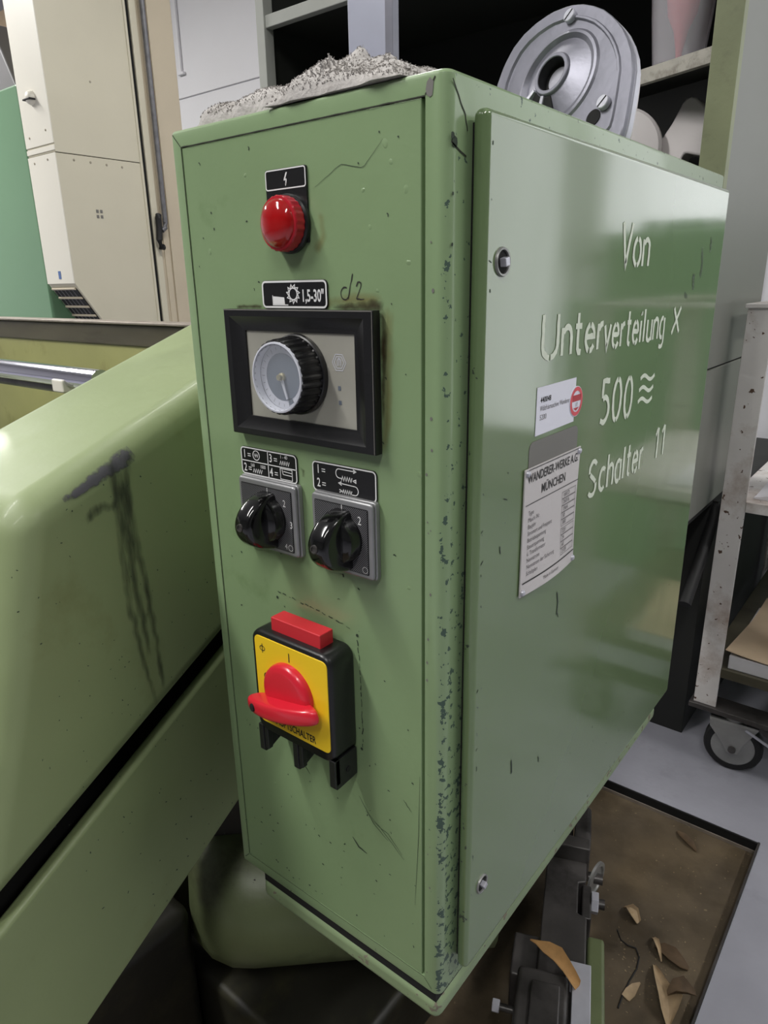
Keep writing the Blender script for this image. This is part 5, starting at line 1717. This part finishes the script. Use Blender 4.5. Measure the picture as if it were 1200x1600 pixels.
for (y, z) in ((1.575, 1.385), (1.595, 1.385), (1.575, 1.362), (1.595, 1.362)):
    mb.box((X0 - 0.001, y, z), (X0 + 0.0008, y + 0.012, z + 0.014))
mb.build('grey_label', M_oldmark, BC, flat=True)
# slanted grille on the underside of the lower case
g0, g1 = Vector((0, 1.4310, 1.0540)), Vector((0, 1.5700, 0.8470))
gd = (g1 - g0).normalized()
gn = Vector((0, gd.z, -gd.y))
if gn.y > 0:
    gn = -gn
q = MB()
P = [g0 + gn * 0.0015, g1 + gn * 0.0015]
q.rings([[Vector((x, p_.y, p_.z)) for (x, p_) in ((-3.228, P[0]), (-3.016, P[0]), (-3.016, P[1]), (-3.228, P[1]))], [Vector((x, p_.y, p_.z)) + gn * 0.004 for (x, p_) in ((-3.228, P[0]), (-3.016, P[0]), (-3.016, P[1]), (-3.228, P[1]))]])
gr = q.build('grille', M_grille, BC, flat=True)
for k in range(6):
    c_ = g0.lerp(g1, k / 5) + gn * 0.007
    q = MB()
    q.tube([(-3.228, c_.y, c_.z), (-3.016, c_.y, c_.z)], 0.0060, 6)
    q.build('grille_bar', M_beigedark, gr)
for k in range(1, 6):
    x = -3.228 + 0.212 * k / 6
    c0_, c1_ = g0 + gn * 0.006, g1 + gn * 0.006
    q = MB()
    q.tube([(x, c0_.y, c0_.z), (x, c1_.y, c1_.z)], 0.0022, 6)
    q.build('grille_bar', M_greyhood, gr)

# tall beige door leaf with espagnolette rod, right of it
BD = thing('beige_locker', 'tall beige sheet metal locker with a dark vertical rod and black handle', 'locker', (-3.2, 1.98, 0))
def dbox(lo, hi, name, m_, bev=0.003):
    q = MB()
    q.box(lo, hi)
    return q.build(name, m_, BD, bevel=bev, seg=2)
dbox((-3.25, 1.868, 0.0), (-3.004, 2.112, 2.75), 'case', M_beigedark)
dbox((-3.004, 1.870, 0.02), (-2.992, 1.905, 2.74), 'frame_strip', M_beige)
dbox((-3.004, 1.965, 0.02), (-2.994, 2.10, 2.74), 'door_leaf', M_beigedark)
dbox((-3.004, 1.925, 0.02), (-2.999, 1.958, 2.74), 'rod_channel', M_beigedark, 0.001)
mb = MB()
mb.tube([(-2.975, 1.931, 2.7), (-2.975, 1.931, 1.36), (-2.972, 1.925, 1.335), (-2.972, 1.905, 1.32)], 0.012, 12)
mb.build('locking_rod', M_pipe, BD)
mb = MB()
mb.tube([(-2.975, 1.895, 1.392), (-2.968, 1.886, 1.375), (-2.972, 1.890, 1.335), (-2.968, 1.880, 1.275), (-2.972, 1.890, 1.240), (-2.975, 1.905, 1.243)], 0.015, 12)
mb.build('handle', M_blackrubber, BD)

# green enclosure to the left of it, and what shows above it
mb = MB()
mb.prism([(1.42, 0.0), (1.846, 0.0), (1.846, 1.93), (1.42, 1.93)], lambda y, z: Vector((-4.7, y, z)), lambda y, z: Vector((-3.256, y, z)))
ge = mb.build('green_machine_enclosure', M_machgreen, bevel=0.012, seg=3)
tag(ge, 'plain mid green machine enclosure left of the beige control cabinet', 'machine')
gh = MB()
gh.prism([(-4.30, 1.9305), (-3.40, 1.9305), (-3.55, 2.20), (-3.62, 2.26), (-4.30, 2.26)], lambda x, z: Vector((x, 1.50, z)), lambda x, z: Vector((x, 1.845, z)))
tag(gh.build('grey_machine_hood', M_greyhood, bevel=0.01), 'dark grey sloping hood on top of the green enclosure', 'hood')
BRD = thing('wooden_board_stack', 'brown wooden boards stacked on edge far behind the grey hood', 'boards', (-6.0, 2.7, 0))
for k in range(5):
    q = MB()
    q.box((-7.1 + k * 0.02, 2.55 + k * 0.055, 0.0), (-5.0 + 0.03 * k, 2.595 + k * 0.055, 2.95 - 0.10 * k))
    q.build('board', M_brown if k % 2 else M_card, BRD, bevel=0.003, seg=2)

# ================================================================== WORKSHOP TROLLEY
TR = thing('workshop_trolley', 'chipped white angle iron trolley on castors at the right edge', 'trolley', (0.24, 1.45, 0))
TX_0, TX_1, TY_0, TY_1 = -0.070, 0.40, 1.120, 1.80
def tbox(lo, hi, name, m_=M_trolley, bev=0.0015, parent=TR):
    q = MB()
    q.box(lo, hi)
    return q.build(name, m_, parent, bevel=bev, seg=2)
for (x, y, sx, sy) in ((TX_0, TY_0, 1, 1), (TX_1, TY_0, -1, 1), (TX_0, TY_1, 1, -1), (TX_1, TY_1, -1, -1)):
    q = MB()
    L_ = [(0, 0), (0.046, 0), (0.046, 0.005), (0.005, 0.005), (0.005, 0.046), (0, 0.046)]
    q.prism(L_, lambda u, v: Vector((x + sx * u, y + sy * v, 0.150)), lambda u, v: Vector((x + sx * u, y + sy * v, 1.0)))
    q.build('post', M_trolley, TR, bevel=0.001, seg=2)
for (lo, hi) in (((TX_0 - 0.004, TY_0 - 0.006, 0.994), (TX_1 + 0.004, TY_0 + 0.040, 1.002)), ((TX_0 - 0.004, TY_1 - 0.040, 0.994), (TX_1 + 0.004, TY_1 + 0.006, 1.002)),
                 ((TX_0 - 0.004, TY_0 + 0.0405, 0.994), (TX_0 + 0.036, TY_1 - 0.0405, 1.002)), ((TX_1 - 0.036, TY_0 + 0.0405, 0.994), (TX_1 + 0.004, TY_1 - 0.0405, 1.002))):
    tbox(lo, hi, 'top_rail')
for (z0, z1, nm) in ((0.602, 0.622, 'upper_shelf'), (0.226, 0.246, 'lower_shelf')):
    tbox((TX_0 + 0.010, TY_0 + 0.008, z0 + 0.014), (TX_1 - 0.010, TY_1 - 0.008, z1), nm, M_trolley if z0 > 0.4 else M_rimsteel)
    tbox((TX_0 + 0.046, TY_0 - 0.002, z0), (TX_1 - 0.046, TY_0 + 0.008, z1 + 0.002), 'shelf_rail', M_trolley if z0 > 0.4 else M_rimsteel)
tbox((TX_0 - 0.008, TY_0 - 0.008, 0.138), (TX_1 + 0.008, TY_0 + 0.050, 0.150), 'base_rail', M_darksteel)
tbox((TX_0 - 0.008, TY_1 - 0.050, 0.138), (TX_1 + 0.008, TY_1 + 0.008, 0.150), 'base_rail', M_darksteel)
tbox((0.14, TY_0 + 0.30, 0.50), (0.39, TY_0 + 0.62, 0.601), 'drawer_box', M_darksteel)
def castor(cx_, cy_, ang_, brake):
    Mz = Matrix.Translation((cx_, cy_, 0)) @ Matrix.Rotation(ang_, 4, 'Z')
    q = MB()
    q.lathe((0, -0.017, 0.060), (0, 1, 0), [(0.046, 0.0), (0.056, 0.001), (0.060, 0.006), (0.060, 0.028), (0.056, 0.033), (0.046, 0.034)], 40)
    w_ = q.build('castor', M_blackrubber, TR, M=Mz)
    q = MB()
    q.lathe((0, -0.0185, 0.060), (0, 1, 0), [(0.008, -0.002), (0.020, -0.001), (0.024, 0.001), (0.042, 0.0), (0.0465, 0.003), (0.0465, 0.034), (0.010, 0.036)], 36)
    q.build('wheel_disc', M_zinc, w_, M=Mz)
    q = MB()
    for s in (-1, 1):
        q.prism([(-0.052, 0.122), (0.045, 0.122), (0.020, 0.075), (0.012, 0.050), (-0.010, 0.048), (-0.022, 0.070), (-0.050, 0.105)], lambda x, z: Vector((x, s * 0.0235, z)), lambda x, z: Vector((x, s * 0.0270, z)))
    q.box((-0.052, -0.027, 0.1215), (0.045, 0.027, 0.126))
    q.cyl((-0.005, 0, 0.126), (-0.005, 0, 0.1385), 0.026, 24)
    q.build('fork', M_zinc, w_, bevel=0.001, M=Mz)
    q = MB()
    q.cyl((0, -0.031, 0.060), (0, 0.031, 0.060), 0.008, 14)
    q.build('axle', M_darksteel, w_, M=Mz)
    if brake:
        q = MB()
        q.prism([(0.030, 0.128), (0.105, 0.084), (0.108, 0.088), (0.098, 0.112), (0.045, 0.134)], lambda x, z: Vector((x, -0.024, z)), lambda x, z: Vector((x, 0.024, z)))
        q.build('brake_pedal', M_darksteel, w_, bevel=0.002, M=Mz)
        q = MB()
        q.tube([(0.020, -0.029, 0.118), (0.060, -0.029, 0.098), (0.098, -0.029, 0.080), (0.118, -0.029, 0.080)], 0.0032, 8)
        q.build('brake_lever', M_steel, w_, M=Mz)
castor(0.018, TY_0 + 0.028, 0.10, True)
castor(TX_1 - 0.06, TY_0 + 0.03, 0.3, True)
castor(0.03, TY_1 - 0.04, 1.2, False)
castor(TX_1 - 0.06, TY_1 - 0.04, 0.8, False)

# things on the trolley
mb = MB()
rn = random.Random(9)
NU = 18
vv = []
for j in range(NU + 1):
    row = []
    for i in range(NU + 1):
        u_, v_ = i / NU, j / NU
        x, y = -0.018 + 0.24 * u_, TY_0 + 0.035 + 0.22 * v_
        h = (0.010 + 0.065 * math.sin(PI * min(1, u_ * 1.3)) * (0.35 + 0.65 * v_)) * (0.7 + 0.6 * noise.noise(Vector((u_ * 4, v_ * 4, 1.7)))) * (math.sin(PI * max(0.02, min(0.98, u_))) ** 0.3)
        row.append(mb.b.verts.new((x, y, 0.6225 + max(0.002, h))))
    vv.append(row)
for j in range(NU):
    for i in range(NU):
        mb.b.faces.new((vv[j][i], vv[j][i + 1], vv[j + 1][i + 1], vv[j + 1][i]))
per = [vv[0][i] for i in range(NU + 1)] + [vv[j][NU] for j in range(1, NU + 1)] + [vv[NU][i] for i in range(NU - 1, -1, -1)] + [vv[j][0] for j in range(NU - 1, 0, -1)]
bot = [mb.b.verts.new((p_.co.x, p_.co.y, 0.6225)) for p_ in per]
for i in range(len(per)):
    k = (i + 1) % len(per)
    mb.b.faces.new((per[k], per[i], bot[i], bot[k]))
mb.b.faces.new(bot)
tag(mb.build('white_cloth', M_cloth, ang=60), 'rumpled white cloth on the upper trolley shelf', 'cloth')
mb = MB()
rg = []
for i in range(9):
    t = i / 8
    c_ = Vector((0.015 + 0.10 * t, TY_0 + 0.10 + 0.12 * t, 0.695 + 0.028 * math.sin(PI * t)))
    r_ = 0.026 * math.sin(PI * (0.08 + 0.84 * t)) ** 0.5
    rg.append([c_ + Vector((-0.77 * math.cos(a) * r_, 0.64 * math.cos(a) * r_, 0.75 * math.sin(a) * r_)) * (1 + 0.25 * noise.noise(Vector((t * 5, math.cos(a), math.sin(a))))) for a in [2 * PI * k / 16 for k in range(16)]])
mb.rings(rg)
tag(mb.build('dark_cloth', M_darkcloth, ang=60), 'dark bundled cloth lying on the white cloth on the trolley', 'cloth')
CT = thing('white_carton', 'shallow white carton on the lower trolley shelf', 'box', (0.12, 1.24, 0.2462))
q = MB()
q.box((-0.014, TY_0 + 0.010, 0.2465), (0.26, TY_0 + 0.30, 0.278))
q.build('tray', M_whitebox, CT, bevel=0.002)
q = MB()
q.box((-0.010, TY_0 + 0.0065, 0.270), (0.256, TY_0 + 0.0098, 0.2782))
q.build('shaded_rim', M_greyhood, CT, bevel=0.001) if False else q.b.free()
mb = MB()
NUV = 12
vv = [[None] * (NUV + 1) for _ in range(NUV + 1)]
for j in range(NUV + 1):
    for i in range(NUV + 1):
        u_, v_ = i / NUV, j / NUV
        x = -0.022 + 0.27 * u_ + 0.02 * v_
        y = TY_0 + 0.0075 + 0.30 * v_
        z = 0.2792 + 0.010 * (1 - u_) ** 4 * (1 - v_) + 0.075 * max(0, v_ - 0.55) ** 1.5 * (1 - 0.5 * u_)
        vv[j][i] = (x, y, z)
for lay in (0, 0.002):
    V_ = [[mb.b.verts.new((x, y, z + lay)) for (x, y, z) in r_] for r_ in vv]
    for j in range(NUV):
        for i in range(NUV):
            mb.b.faces.new((V_[j][i], V_[j][i + 1], V_[j + 1][i + 1], V_[j + 1][i]))
    pr_ = [V_[0][i] for i in range(NUV + 1)] + [V_[j][NUV] for j in range(1, NUV + 1)] + [V_[NUV][i] for i in range(NUV - 1, -1, -1)] + [V_[j][0] for j in range(NUV - 1, 0, -1)]
    if lay == 0:
        p_a = pr_
    else:
        for i in range(len(pr_)):
            k = (i + 1) % len(pr_)
            mb.b.faces.new((p_a[i], p_a[k], pr_[k], pr_[i]))
tag(mb.build('cardboard_sheet', M_card), 'bent tan cardboard sheet on the white carton', 'cardboard')
for k, (x, y, z, r_, lab) in enumerate(((0.115, 1.225, 0.2850, 0.062, 'lower pale turned wooden plate on the cardboard'), (0.112, 1.235, 0.3040, 0.058, 'upper pale turned wooden plate on top of the other'))):
    mb = MB()
    mb.lathe((x, y, z), (0.05, 0, 1), [(r_ * 0.62, 0), (r_ * 0.96, 0.006), (r_, 0.011), (r_ * 0.98, 0.015), (r_ * 0.85, 0.017), (r_ * 0.3, 0.016)], 36)
    tag(mb.build('wooden_plate', M_wood), lab, 'plate', 'wooden plates on the trolley')

# ================================================================== machine to the right, seen only in the door's gloss
RM = thing('green_machine_tool', 'green machine tool standing by the white back wall under the unseen windows', 'machine', (0.66, 2.4, 0))
for (lo, hi, nm, m_) in (((0.35, 2.15, 0.0), (0.81, 2.62, 1.20), 'body', M_machgreen), ((0.811, 2.17, 0.0), (0.97, 2.60, 0.98), 'side_case', M_machgreen), ((0.46, 2.20, 1.2005), (0.70, 2.58, 1.235), 'cover', M_machgreen)):
    q = MB()
    q.box(lo, hi)
    q.build(nm, m_, RM, bevel=0.015, seg=3)
